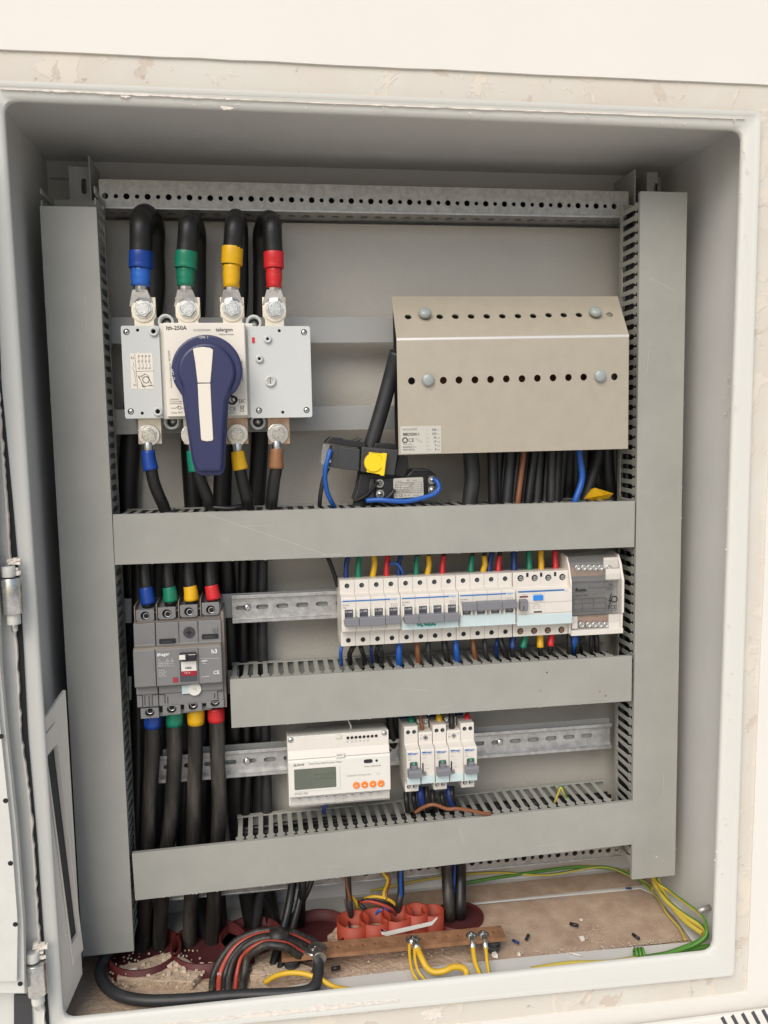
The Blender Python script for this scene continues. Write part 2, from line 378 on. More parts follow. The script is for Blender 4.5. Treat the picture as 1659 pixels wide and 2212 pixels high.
# rim: outer face, then a return flange inward
def loft(rings, mb):
    N = len(rings[0]); o = []
    for r in rings: o += r
    fs = []
    for k in range(len(rings) - 1):
        for i in range(N):
            j = (i + 1) % N; fs.append((k * N + i, k * N + j, (k + 1) * N + j, (k + 1) * N + i))
    return mb.add(o, fs)
def rounded(P, r, n=5):
    out = []
    for i in range(4):
        c = P[i]; a = (P[i - 1] - c).normalized(); b = (P[(i + 1) % 4] - c).normalized()
        p0 = c + a * r; p1 = c + b * r
        for k in range(n + 1):
            t = k / n; out.append(p0.lerp(c, t).lerp(c.lerp(p1, t), t))
    return out
def yq(ring, y, grow=0.0, r=6):
    return rounded(yq4(ring, y, grow), r)
def yq4(ring, y, grow=0.0):
    c = Vector((-8, 0, -30)); out = []
    for u, v in ring:
        p = at(u, v, 0); out.append(Vector((p.x + math.copysign(grow, p.x - c.x), y, p.z + math.copysign(grow, p.z - c.z))))
    return out
rim = MB()
loft([yq(R2, 12), yq(R2, 2), yq(R1, 1), yq(R1, -5, -1.0), yq(R1, -6, -3.0), yq(R1, -6, -6.0), yq(R0, -3, 4.5, 8), yq(R0, -1, 1, 14), yq(R0, 1, 0, 14), yq(R0, 4.2, 0.2, 14), yq(R0, 5, 2, 14), yq(R0, 4.6, 9, 10)], rim)
rim.sm = [True] * len(rim.sm); rim_o = rim.build('rim', 'lip_spots', cab)
smd = rim_o.modifiers.new('smooth', 'EDGE_SPLIT'); smd.split_angle = R(38)
gr = MB(); loft([yq(R1, -0.5, -0.5), yq(R2, 0.2, 0.4), yq(R2, 3, 0.6)], gr); gr.build('rim_seal', 'groove', cab)
XLc, XRt, XRb, ZTc, ZBc, YB = -402.0, 399.0, 388.0, 462.0, -527.0, 222.0
def quad(name, pts, mt, t):     # wall sheet with thickness along its outward side t
    n = (pts[1] - pts[0]).cross(pts[2] - pts[0]).normalized() * t
    vs = pts + [p + n for p in pts]
    MB().add(vs, [(0, 1, 2, 3), (7, 6, 5, 4), (0, 1, 5, 4), (1, 2, 6, 5), (2, 3, 7, 6), (3, 0, 4, 7)]).build(name, mt, cab)
V3 = lambda *a: Vector(a)
quad('back_panel', [V3(XLc, YB, ZBc), V3(XRb, YB, ZBc), V3(XRt, YB, ZTc), V3(XLc, YB, ZTc)], 'cab', -1.5)
quad('side_panel', [V3(XLc, 3, ZBc), V3(XLc, YB, ZBc), V3(XLc, YB, ZTc), V3(XLc, 3, ZTc)], 'cab', -1.5)
quad('side_panel', [V3(XRb, YB, ZBc), V3(XRb, 3, ZBc), V3(XRt, 3, ZTc), V3(XRt, YB, ZTc)], 'cab', -1.5)
quad('top_panel', [V3(XLc, YB, ZTc), V3(XRt, YB, ZTc), V3(XRt, 3, ZTc), V3(XLc, 3, ZTc)], 'cab', 1.5)
# bottom panel: frame with a ragged gland opening
hole = [(-394, 26), (-300, 24), (-255, 30), (-175, 38), (-150, 42), (-100, 48), (60, 49), (190, 47), (330, 42), (366, 40), (371, 96), (368, 150), (356, 168), (164, 171), (78, 172), (-49, 172), (-200, 176), (-350, 178), (-394, 178)]
bt = MB().plate([(XLc, 3), (XRb, 3), (XRb, YB), (XLc, YB)], [hole], lambda p, q, t: Vector((p, q, t)), -529, ZBc)
bt.build('bottom_panel', 'cab', cab)
# rivets / bumps on the rim
rv = W(0, 0, 1512)
def rivet(u, v, y, r=4.6, ax=(1, 0, 0), mt='rivet'):
    p = at(u, v, y); MB().dome(p, ax, r, 3.2, 14).build('rivet', mt, cab)
for u, v in ((10, 309), (10, 358), (124, 2054), (127, 2082)): rivet(u, v, 7, 3.8, (1, 0, 0), 'lip')
for u, v in ((37, 1299), (42, 1335)):
    pass
for u, v in ((71, 1255), (74, 1292)): rivet(u, v, 7, 3.8, (1, 0, 0), 'lip')
for u, v in ((1608, 359), (1606, 403), (1575, 1209), (1572, 1247), (1541, 2042), (1540, 2073)): rivet(u, v, 7, 5.4, (-1, 0, 0), 'lip')
# mounting plate with orange peel paint
bp = MB().box(-352, 350, 200, 202, -470, 386); bp.build('mounting_plate', 'plate', cab, bevel=0.8)
# uprights behind the vertical ducts
def upright(x0, x1, z0, z1, holes=True):
    hs = [slot(0, 0, 1, 1)] and [[(a + (x0 + x1) / 2 + 5, b + z) for b, a in slot(0, 0, 18, 6)] for z in range(int(z1) - 22, int(z0) + 20, -32)]
    MB().plate([(x0, z0), (x1, z0), (x1, z1), (x0, z1)], hs, XZ, 168, 170).box(x0, x0 + 1.5, 170, 221, z0, z1).build('upright', 'bar', cab)
pa, pb = at(147.5, 360, 169), at(192, 360, 169); upright(pa.x, pb.x, -500, pa.z)
pa, pb = at(1397, 372, 169), at(1420, 372, 169); upright(pa.x, pb.x, -500, pa.z)
# strip of folded edge across the top of the back
p0 = at(205, 387, 221); p1 = at(1345, 415, 221)
MB().box(-398, 396, 219.5, 221.5, p0.z - 1.2, p0.z + 0.6).build('fold', 'bar', cab)
for (u, v) in ((194, 341), (1367, 369)):
    p = at(u, v, 165); MB().box(p.x - .8, p.x + .8, 158, 221, p.z - 75, p.z).build('flange', 'bar', cab)
# ------------------------------------------------------------------ rails
def perforated_rail(label, x0, x1, z0, z1, zr, first, pitch, flange=True, grp='perforated steel rails'):
    """zr(x): height of hole row"""
    holes = []; k = 0; x = first
    while x < x1 - 6:
        holes.append(circ(x, zr, 3.6 if k % 2 == 0 else 2.6, 12)); x += pitch; k += 1
    o = thing('perforated_rail', label, 'rail', ((x0 + x1) / 2, 155, z0), grp)
    mb = MB().plate([(x0, z0), (x1, z0), (x1, z1), (x0, z1)], holes, XZ, 155, 157)
    mb.build('rail_face', 'galvdull', o)
    h2 = []; x = first
    while x < x1 - 6: h2.append(circ(x, 178, 5.4, 10)); x += pitch * 1.5
    MB().box(x0, x1, 196.5, 198.5, z0 + 2, z1 - 2).build('rail_shade_sheet', 'hole', o)  # black sheet added so the rail holes look shaded
    MB().plate([(x0, 157), (x1, 157), (x1, 199), (x0, 199)], h2, XY, z0, z0 + 2).box(x0, x1, 157, 199, z1 - 2, z1).build('rail_flange', 'galvdull', o)
    MB().box(x0, x1, 153.4, 155.2, z0 - 1, z0 + 1.2).build('rail_edge', 'galv', o, bevel=0.5)
a = at(829, 401, 155).z; b = at(829, 460, 155).z; zc = at(829, 435.5, 155).z
q1 = W(400, 750, 900); xs = [q1(26, 42, 155).x, q1(1525, 78, 155).x]
pit = (xs[1] - xs[0]) / 20.0
perforated_rail('galvanised perforated rail across the top above the black cable loops', -330, 322, b, a, zc, xs[0], pit)
a = at(1250, 1840, 160); 
perforated_rail('dull perforated rail low down behind the lowest trunking', -330, 322, a.z - 9, a.z + 22, a.z + 1, xs[0], pit)
bars = []
def bar(label, u, v0, v1, x0=-330, x1=305):
    z1 = at(u, v0, 157).z; z0 = at(u, v1, 157).z
    o = MB().box(x0, x1, 160, 162, z0, z1).build('mounting_bar', 'bar', bevel=0.5)
    tag(o, label, 'mounting bar', 'flat grey mounting bars'); return z0, z1
bar('flat grey bar behind the top edge of the rotary switch', 760, 685, 740)
bar('flat grey bar behind the bottom edge of the rotary switch', 760, 877, 929)
bar('flat grey bar behind the upper slotted rail and the moulded breaker top', 276, 1294, 1347)
bar('flat grey bar behind the lower half of the grey moulded breaker', 287, 1462, 1514, -330, -190)
bar('flat grey bar behind the lower slotted rail', 291, 1626, 1678)
def din(label, x0, x1, z1, first, grp='slotted rails carrying the small breakers', screws=()):
    z0 = z1 - 35
    o = thing('slotted_rail', label, 'rail', ((x0 + x1) / 2, 148, z0), grp)
    zc = (z0 + z1) / 2 + 0.5; hs = []; x = first
    while x < x1 - 10:
        if x > x0 + 9: hs.append(slot(x, zc, 15.5, 5.6))
        x += 25
    MB().plate([(x0, z0 + 4.5), (x1, z0 + 4.5), (x1, z1 - 4.5), (x0, z1 - 4.5)], hs, XZ, 154.3, 155.6).build('rail_web', 'galv', o)
    MB().box(x0, x1, 147.5, 155, z1 - 5.2, z1 - 4).box(x0, x1, 147.5, 148.8, z1 - 5, z1).build('rail_lip', 'galv', o, bevel=0.3)
    MB().box(x0, x1, 147.5, 155, z0 + 4, z0 + 5.2).box(x0, x1, 147.5, 148.8, z0, z0 + 5).build('rail_lip', 'galv', o, bevel=0.3)
    for x in screws:
        MB().dome((x, 154, zc), (0, -1, 0), 4.6, 2.6, 14).box(x - 3, x + 3, 151.0, 151.6, zc - .5, zc + .5).box(x - .5, x + .5, 151.0, 151.6, zc - 3, zc + 3).build('screw', 'steel', o)
q7 = W(400, 1900, 900); f = q7(1167, 905, 154).x
din('upper slotted rail running behind the row of four-pole breakers', at(500, 1290, 148).x, 268, at(500, 1287, 148).z, f - 25, screws=[q7(1058, 912, 154).x])
c6 = W(850, 2600, 650); f = c6(543, 965, 154).x
din('lower slotted rail running behind the meter and the narrow breakers', -303, at(1322, 1560, 148).x, at(560, 1618, 148).z, f - 175, screws=[c6(310, 985, 154).x, at(1080, 1600, 154).x])

# ------------------------------------------------------------------ cable trunking
def crumb0(mb, p, r):
    vs = [p + Vector((sx * random.uniform(.5, 1.6) * r, sy * .4 * r, sz * random.uniform(.4, .9) * r)) for sx in (-1, 1) for sy in (-1, 1) for sz in (-1, 1)]
    mb.add(vs, [(0, 1, 3, 2), (4, 6, 7, 5), (0, 4, 5, 1), (2, 3, 7, 6), (0, 2, 6, 4), (1, 5, 7, 3)])
FW = 5.8
def finger_mesh(D=60.0):
    e = D - 7.5
    P = [(-FW / 2, e), (-FW / 2, 19), (-5.2, 15), (-5.4, 13), (-3.4, 9.5), (-3.1, 6), (-4.0, 2.2), (4.0, 2.2), (3.1, 6), (3.4, 9.5), (5.4, 13), (5.2, 15), (FW / 2, 19), (FW / 2, e)]
    mb = MB().prism(P, lambda p, q, t: Vector((p, q, t)), -0.6, 0.6)
    me = bpy.data.meshes.new('finger'); me.from_pydata([v * S for v in mb.v], [], mb.f); me.materials.append(M['duct'])
    bm = bmesh.new(); bm.from_mesh(me); bmesh.ops.recalc_face_normals(bm, faces=bm.faces)
    bmesh.ops.bevel(bm, geom=[e for e in bm.edges if e.calc_face_angle(0) > 1.2], offset=.35 * S, segments=1, affect='EDGES'); bm.to_mesh(me); bm.free()
    return me
FMS = {60: finger_mesh(60), 77: finger_mesh(77)}
def trunk(label, origin, rot_y, L, H, c0, c1, f0, f1, body0=0.0, body1=None, scr=(), grp='grey slotted trunking', marks=(), DD=60):
    """local frame: x along, z across (top edge at 0, -H below), y 0 at cover front .. 60 at base"""
    body1 = L if body1 is None else body1
    o = thing('cable_trunking', label, 'cable trunking', (0, 0, 0), grp); ORG[o.name] = Vector((0, 0, 0))
    cv = MB()
    prof = [(0, -H), (0, 0), (6, 0), (6, -.8), (1.4, -.8), (1.4, -H + .8), (6, -H + .8), (6, -H)]
    cv.prism(prof, YZ, c0, c1); cv.build('cover', 'duct_scratched', o, bevel=0.35)
    bm_ = MB()
    for i in range(int((c1 - c0) / 26)):
        xx = random.uniform(c0 + 4, c1 - 4); crumb0(bm_, Vector((xx, -.2, -H + random.uniform(0, .7))), random.uniform(.25, .7))
    for i in range(int((c1 - c0) / 70)): crumb0(bm_, Vector((random.uniform(c0 + 4, c1 - 4), 0, random.uniform(-H + 3, -2))), random.uniform(.2, .45))
    tag(bm_.build('burrs', 'scratch', o), kind='stuff')
    for i in range(2):
        sx_ = random.uniform(c0 + 20, c1 - 60); sz_ = random.uniform(-H + 6, -6); scr = tuple(scr) + ((sx_, sz_, sx_ + random.uniform(8, 40), sz_ + random.uniform(-6, 6), .3),)
    for s, z in ((1, -1.5), (-1, -H + 1.5)):
        if s > 0: MB().box(body0, body1, DD - 8, DD, z - .75, z + .75).build('side_strip', 'duct', o, bevel=0.3)
        else:
            mb = MB().box(body0, body1, DD - 9, DD, z - .75, z + .75)
            x = body0 + 6
            while x < body1 - 5: mb.box(x - 3.1, x + 3.1, 3, DD - 9, z - .7, z + .7); x += 12.5
            mb.build('rear_side', 'duct', o)
    MB().box(body0, body1, DD - 1, DD + .5, -H + 1.5, -1.5).build('base', 'duct', o)
    x = f0; k = 0
    while x <= f1:
        fo = bpy.data.objects.new('finger', FMS[DD]); col.objects.link(fo); fo.parent = o
        fo.location = Vector((x, 0, -1.5)) * S; fo.rotation_euler = (R(random.uniform(-1.5, 1.5)), 0, R(random.uniform(-0.8, 0.8)))
        ORG[fo.name] = Vector((0, 0, 0)); x += 12.5; k += 1
    for (x0, z0, x1, z1, w) in scr:
        d = Vector((x1 - x0, 0, z1 - z0)); n = Vector((-d.z, 0, d.x)).normalized() * w / 2
        a = Vector((x0, -0.08, z0)); b = Vector((x1, -0.08, z1))
        MB().add([a - n, b - n, b + n, a + n, a - n + V3(0, .3, 0), b - n + V3(0, .3, 0), b + n + V3(0, .3, 0), a + n + V3(0, .3, 0)], [(0, 1, 2, 3), (7, 6, 5, 4), (0, 4, 5, 1), (1, 5, 6, 2), (2, 6, 7, 3), (3, 7, 4, 0)]).build('scratch', 'scratch', o)
    for (x0, z0, r, mt) in marks:
        MB().dome((x0, 0.1, z0), (0, -1, 0), r, 0.5, 8, 2).build('speck', mt, o)
    o.location = Vector(origin) * S; o.rotation_euler = (0, R(rot_y), 0)
    return o
YC = 95
def htrunk(label, c, fstart, fend, **k):
    TL, TR, BL, BR = [at(u, v, YC) for u, v in c]
    z0 = (TL.z + BL.z) / 2; z1 = (TR.z + BR.z) / 2
    H = ((TL.z - BL.z) + (TR.z - BR.z)) / 2
    L = (Vector((TR.x, 0, z1)) - Vector((TL.x, 0, z0))).length; ang = math.degrees(math.atan2(z1 - z0, TR.x - TL.x))
    xl = (TL.x + BL.x) / 2
    return trunk(label, (xl, YC, z0 + H / 2), -ang, L, H, 0, L, fstart, fend if fend else L - 14, body0=max(0, fstart - 5), body1=L - 8, DD=77, **k)
htrunk('upper horizontal trunking right below the rotary switch and the perforated cover', ((243, 1112), (1372, 1082), (249, 1220), (1376, 1182)), 10, None,
       scr=[(105, -2, 245, -55, 0.5), (238, -55, 262, -55, 0.8)], marks=[(150, -57, 1, 'scratch'), (420, -3, 1, 'scratch'), (360, -2, 0.8, 'scratch')])
htrunk('middle horizontal trunking below the row of four-pole breakers', ((497, 1469), (1366, 1416), (500, 1572), (1367, 1515)), 5, None,
       marks=[(392, -15, 1.1, 'hole'), (470, -50, 1.4, 'brown'), (462, -44, 1.1, 'brown'), (384, -38, .9, 'brown')], scr=[(260, -0.8, 276, -0.8, .8)])
t3 = htrunk('lowest horizontal trunking below the meter, its comb of slots exposed', ((285, 1845), (1367, 1730), (290, 1945), (1367, 1825)), 127, 612,
       scr=[(400, -12, 404, -30, .4), (250, -2, 253, -14, .3)], marks=[(560, -30, .8, 'scratch')])
def vtrunk(label, side, TLc, TRc, BRc, BLc, top_ext, fl, grp='grey slotted trunking', **k):
    TL, TR, BR, BL = [at(u, v, YC) for u, v in (TLc, TRc, BRc, BLc)]
    xa = (TL.x + BL.x) / 2; xb = (TR.x + BR.x) / 2; H = xb - xa; zt = (TL.z + TR.z) / 2; zb = (BL.z + BR.z) / 2; L = zt - zb
    skew = math.degrees(math.atan2(((TL.x + TR.x) - (BL.x + BR.x)) / 2, L))
    if side < 0:   # fingers visible on +x: local z -> +x, local x -> -z
        return trunk(label, (xb + (TR.x - xb), YC, zt), 90 + skew, L, H, 0, L, 3 - top_ext, L - 8, body0=-top_ext, body1=L - 10, **k)
    return trunk(label, (xa + (BL.x - xa), YC, zb), -90 + skew, L, H, 0, L, 22, L - 4, body0=14, body1=L - 1, **k)
vtrunk('tall left vertical trunking beside the rotary switch', -1, (80, 447), (208, 444), (285, 2060), (178, 2062), 22, 0)
vtrunk('tall right vertical trunking beside the perforated cover', 1, (1380, 415), (1485, 413), (1455, 1894), (1365, 1898), 0, 0,
       scr=[(772, -14, 758, -44, .45)], marks=[(28, -34, 1.6, 'scratch'), (500, -30, .8, 'scratch')])
# ------------------------------------------------------------------ floor of the cabinet
def slab(x0, x1, y0, y1, z, nx, ny, amp, mt, name, edge=0.0):
    vs = []; fs = []
    from mathutils import noise
    for j in range(ny + 1):
        for i in range(nx + 1):
            x = x0 + (x1 - x0) * i / nx; y = y0 + (y1 - y0) * j / ny
            h = noise.noise(Vector((x * .02, y * .02, 3))) * amp + noise.noise(Vector((x * .09, y * .09, 8))) * amp * .5
            vs.append((x, y, z + h))
    for j in range(ny):
        for i in range(nx): fs.append((j * (nx + 1) + i, j * (nx + 1) + i + 1, (j + 1) * (nx + 1) + i + 1, (j + 1) * (nx + 1) + i))
    mb = MB().add(vs, fs, 0, True)
    return mb
tag(slab(-395, 384, 20, 215, -531, 150, 40, 1.6, 'mortar', 'mortar_bed').build('mortar_bed', 'mortar'), 'rough beige mortar under the gland opening', kind='structure')
b = slab(84, 366, 47, 168, -528.5, 50, 20, 0.8, 'board', 'x').build('floor_sheet', 'board')
tag(b, 'dusty brown sheet lying in the right half of the cabinet floor', 'floor sheet')
rb = slab(-60, 384, 173, 214, -526.4, 60, 8, 0.3, 'board', 'x').build('rear_strip', 'board', cab)
# broken mortar block, left foreground
def blob_block(outline, z0, z1, mt, label, cat, name, grp=None, bev=2.5):
    pts = []
    n = len(outline)
    for i in range(n):
        a = Vector(outline[i]); b = Vector(outline[(i + 1) % n])
        k = max(1, int((b - a).length / 7))
        for j in range(k):
            p = a.lerp(b, j / k); pts.append((p.x + random.uniform(-2, 2), p.y + random.uniform(-2, 2)))
    mb = MB().plate(pts, [], XY, z0, z1)
    o = mb.build(name, mt, bevel=bev); return tag(o, label, cat, grp)
q6 = W(300, 3300, 1200)
def fz(c, a, b, z=-527): return atz(*c.D(a, b), z)
blk = [fz(q6, 225, 790), fz(q6, 640, 815), fz(q6, 697, 735), fz(q6, 610, 690), fz(q6, 560, 655), fz(q6, 520, 640), fz(q6, 330, 700), fz(q6, 230, 720)]
blob_block([(p.x, p.y) for p in blk], -531, -520, 'mortar', 'broken beige mortar block in front of the left red pipes', 'mortar block', 'mortar_block', 'mortar lumps on the cabinet floor')
q3b = W(350, 3300, 1050)
blk = [fz(q3b, 1010, 885), fz(q3b, 1380, 860), fz(q3b, 1400, 830), fz(q3b, 1220, 780), fz(q3b, 1190, 690), fz(q3b, 1080, 690), fz(q3b, 1040, 730), fz(q3b, 1030, 800)]
blob_block([(p.x, p.y) for p in blk], -531, -521, 'mortar', 'beige mortar lump at the left end of the copper bar', 'mortar block', 'mortar_block', 'mortar lumps on the cabinet floor')
q2b = W(1050, 3380, 1000)
blk = [fz(q2b, 480, 540), fz(q2b, 700, 530), fz(q2b, 960, 500), fz(q2b, 1150, 410), fz(q2b, 1040, 405), fz(q2b, 860, 445), fz(q2b, 640, 470), fz(q2b, 480, 470), fz(q2b, 400, 540)]
blob_block([(p.x, p.y) for p in blk], -531, -519, 'mortar', 'ridge of rubbly mortar packed against the orange conduits', 'mortar block', 'mortar_block', 'mortar lumps on the cabinet floor')
# crumbs
cr = MB()
def crumb(mb, p, r, mi=0):
    rs = [random.uniform(.6, 1.1) for _ in range(8)]; k = 0; vs = []
    for sx in (-1, 1):
        for sy in (-1, 1):
            for sz in (-1, 1): vs.append(p + Vector((sx * random.uniform(.5, 1) * r, sy * random.uniform(.5, 1) * r, r * .5 + sz * random.uniform(.3, .6) * r)))
    mb.add(vs, [(0, 1, 3, 2), (4, 6, 7, 5), (0, 4, 5, 1), (2, 3, 7, 6), (0, 2, 6, 4), (1, 5, 7, 3)], mi)
zones = [(q6, 300, 690, 520, 60, 30, 3.2, -520), (q6, 480, 640, 90, 60, 26, 4.0, -520), (q2b, 600, 500, 420, 40, 70, 2.6, -520), (q2b, 60, 540, 200, 60, 40, 3.2, -522), (q3b, 1150, 640, 180, 90, 30, 3.4, -521),
         (q2b, 300, 730, 700, 60, 18, 1.4, -527), (q2b, 1200, 690, 200, 40, 10, 1.6, -527), (q6, 300, 850, 700, 60, 26, 2.0, -526)]
for q, a, b_, w, h, n, r, z in zones:
    for i in range(n): crumb(cr, fz(q, a + random.random() * w, b_ + random.random() * h, z), random.uniform(.5, 1) * r)
ql = W(2000, 3300, 1024)
for i in range(60): crumb(cr, fz(ql, random.uniform(480, 620), random.uniform(560, 680), -526.5), random.uniform(.3, 1.0))
for i in range(260): crumb(cr, fz(ql, random.uniform(20, 1100), random.uniform(400, 740), -526.8), random.uniform(.2, .6))
for i in range(150): t = random.random(); crumb(cr, fz(ql, 20 + 1080 * t, 745 - 90 * t + random.gauss(0, 9), -526.8), random.uniform(.3, 1.1))
for i in range(120): crumb(cr, fz(q2b, random.uniform(380, 1150), random.gauss(560, 40), -524), random.uniform(.5, 1.8))
for i in range(160): crumb(cr, fz(q3b, random.uniform(130, 700), random.uniform(700, 930), -521), random.uniform(.4, 1.5))
tag(cr.build('plaster_crumbs', 'debris', origin=(0, 100, -527)), 'loose plaster crumbs and grit scattered over the cabinet floor', 'rubble', kind='stuff')
def offcut(label, q, a, b_, ln, r, ang, mt, z=-525.5, up=0.0, cat='cable offcut', name='cable_offcut'):
    p = fz(q, a, b_, z); d = Vector((math.cos(R(ang)), math.sin(R(ang)), up)).normalized()
    o = MB().cyl(p - d * ln / 2 + V3(0, 0, r), d, r, ln, 10).build(name, mt); tag(o, label, cat, 'small scraps on the cabinet floor')
offcut('short black cable offcut lying nearest the middle of the brown floor sheet', ql, 422, 562, 11, 2.2, -35, 'blkplastic')
offcut('black cable offcut just right of the copper bar end', ql, 124, 642, 10, 2.0, 55, 'blkplastic')
offcut('black cable offcut farthest right on the brown floor sheet', ql, 816, 636, 11, 1.9, 110, 'blkplastic')
offcut('tiny blue wire scrap beside the copper bar end', ql, 50, 668, 9, 1.6, -50, 'wnavy')
offcut('small blue wire scrap under the right vertical trunking', ql, 770, 326, 8, 1.4, -10, 'wnavy')
offcut('thin white scrap lying across the front floor strip', ql, 430, 745, 15, .9, -35, 'label')
offcut('white chip lying on the left mortar block', q6, 300, 735, 14, 2.6, 20, 'label', z=-519)
offcut('black chip in front of the black lug cable', q2b, 452, 730, 11, 2.5, 5, 'blkplastic')
for lab, a, b_, r in (('white plaster flake beside the middle black offcut', 472, 652, 3.4), ('small white plaster flake behind the middle black offcut', 466, 527, 2.0), ('white flake at the front edge of the brown sheet', 70, 744, 2.2)):
    mb = MB(); crumb(mb, fz(ql, a, b_, -526.5), r); tag(mb.build('plaster_flake', 'label'), lab, 'plaster flake', 'small scraps on the cabinet floor')
mb = MB(); crumb(mb, fz(q2b, 1490, 640, -526.5), 4.2); tag(mb.build('plaster_flake', 'label'), 'white plaster flake under the right end of the copper bar', 'plaster flake', 'small scraps on the cabinet floor')
p = at(*ql.D(1248, 446), 40)
o = MB().cyl(p + V3(9, 0, 0), (-1, -.1, -.1), 3.6, 17, 14).cyl(p + V3(-7.5, -1.6, -1.6), (-1, -.1, -.1), 2.4, 1.2, 12).build('grounding_stud', 'galvdull', cab)

# ------------------------------------------------------------------ conduits through the floor
def conduit(label, D, r, zt, mt, th=1.4, lean=0.0, cat='conduit', name='conduit', grp='orange conduit stubs', depth=60):
    """D: centre of the mouth in the photo; zt: height of the mouth"""
    p = atz(D[0], D[1], zt)
    mb = MB().ring((p.x, p.y, zt - depth), (0, 0, 1), r, r - th, depth, 28)
    mb2 = MB().cyl((p.x, p.y, -529), (0, 0, 1), r - th - .1, 1.5, 24)  # dark disc painted as the shade down inside the pipe
    o = thing(name, label, cat, (p.x, p.y, zt - depth), grp)
    mb.build('pipe_wall', mt, o); mb2.build('pipe_shade_disc', 'pipedark', o); return p
cq = lambda a, b: q2b.D(a, b)
conduit('leftmost orange conduit stub, wires standing in its mouth', cq(565, 395), 21, -498, 'conduit')
conduit('orange conduit stub second from the left, multicoloured loop above it', cq(708, 380), 20.5, -498, 'conduit')
conduit('middle orange conduit stub with a black cable and a loose grey clip', cq(850, 357), 20.5, -498, 'conduit')
conduit('orange conduit stub fourth from the left, empty and taller', cq(978, 333), 16, -496, 'conduit')
conduit('rightmost orange conduit stub, empty and low', cq(1083, 338), 15, -501, 'conduit')
conduit('red pipe round the two black cables right of the orange stubs', cq(1255, 368), 33, -524, 'redpipe', 2, grp='red pipes in the floor', depth=30)
conduit('red pipe mouth, empty, just left of the orange stubs', cq(335, 450), 42, -512, 'redpipe', 2, grp='red pipes in the floor', depth=40)
conduit('red pipe round the bundle of black cables at far left', q6.D(375, 600), 44, -512, 'redpipe', 2.2, grp='red pipes in the floor', depth=40)
conduit('wide red pipe round the second bundle of black cables', q6.D(720, 560), 47, -512, 'redpipe', 2.2, grp='red pipes in the floor', depth=40)
conduit('red pipe partly buried behind the third bundle of black cables', q6.D(950, 520), 40, -516, 'redpipe', 2.2, grp='red pipes in the floor', depth=36)
# loose clip resting on a stub
p = atz(*cq(915, 418), -508)
o = MB().prism([(-36, 6), (-36, 2), (-32, 3), (-28, 0), (30, 8), (37, 14), (37, 12), (30, 3), (-28, -6), (-35, -3)], lambda a, b, t: Vector((p.x + a, p.y + t, p.z + b * .9)), -16, -14.6).build('grey_clip', 'lip')
tag(o, 'loose bent grey clip leaning on the middle orange stub', 'clip')

# ------------------------------------------------------------------ copper earth bar
ZE = -503
e0 = atz(*cq(98, 655), ZE); e1 = atz(*cq(1565, 515), ZE)
eb = thing('earth_bar', 'copper earth bar drilled with holes, standing on insulators at the cabinet floor', 'earth bar', (e0.x, e0.y, -527))
dx = (e1 - e0); ang = math.atan2(dx.y, dx.x); LB = dx.length
TE = lambda p, q, t: Vector((e0.x + p * math.cos(ang) - q * math.sin(ang), e0.y + p * math.sin(ang) + q * math.cos(ang), t))
holes = []
hx = [fz(q2b, a, b_, ZE) for a, b_ in ((165, 627), (242, 628), (400, 612), (478, 602), (560, 594), (640, 586), (718, 577), (797, 569), (877, 566), (1030, 547), (1112, 540), (1189, 532), (1268, 523), (1493, 496))]
inv = lambda v: ((v.x - e0.x) * math.cos(ang) + (v.y - e0.y) * math.sin(ang), -(v.x - e0.x) * math.sin(ang) + (v.y - e0.y) * math.cos(ang))
wb_ = 12.5
hl = [circ(inv(h)[0], wb_, 3.2, 12) for h in hx]
MB().plate([(0, 0), (LB, 0), (LB, 25), (0, 25)], hl, TE, ZE - 5, ZE).build('bar', 'copper', eb, bevel=0.3)
for t in (12, LB - 14): 
    c = TE(t, wb_, -527); MB().cyl(c, (0, 0, 1), 8, 19, 6, smooth=False).cyl(c + V3(0, 0, 5), (0, 0, 1), 9.5, 3, 20).cyl(c + V3(0, 0, 12), (0, 0, 1), 9.5, 3, 20).build('insulator', 'dkplastic', eb, bevel=.4)
def earth_screw(h, r=6, wsh=8.5):
    c = Vector((h.x, h.y, ZE))
    o = MB().cyl(c, (0, 0, 1), wsh, 1.4, 20).dome(c + V3(0, 0, 1.4), (0, 0, 1), r, 3.6, 16).cyl(c + V3(0, 0, 4.2), (0, 0, 1), 1.6, 1.0, 8).build('screw', 'steel', eb, bevel=.2)
for a, b_, r, w in ((318, 597, 7, 14), (955, 535, 7.5, 9), (1337, 508, 5.5, 7), (1414, 500, 5.5, 7)):
    earth_screw(fz(q2b, a, b_, ZE), r, w)

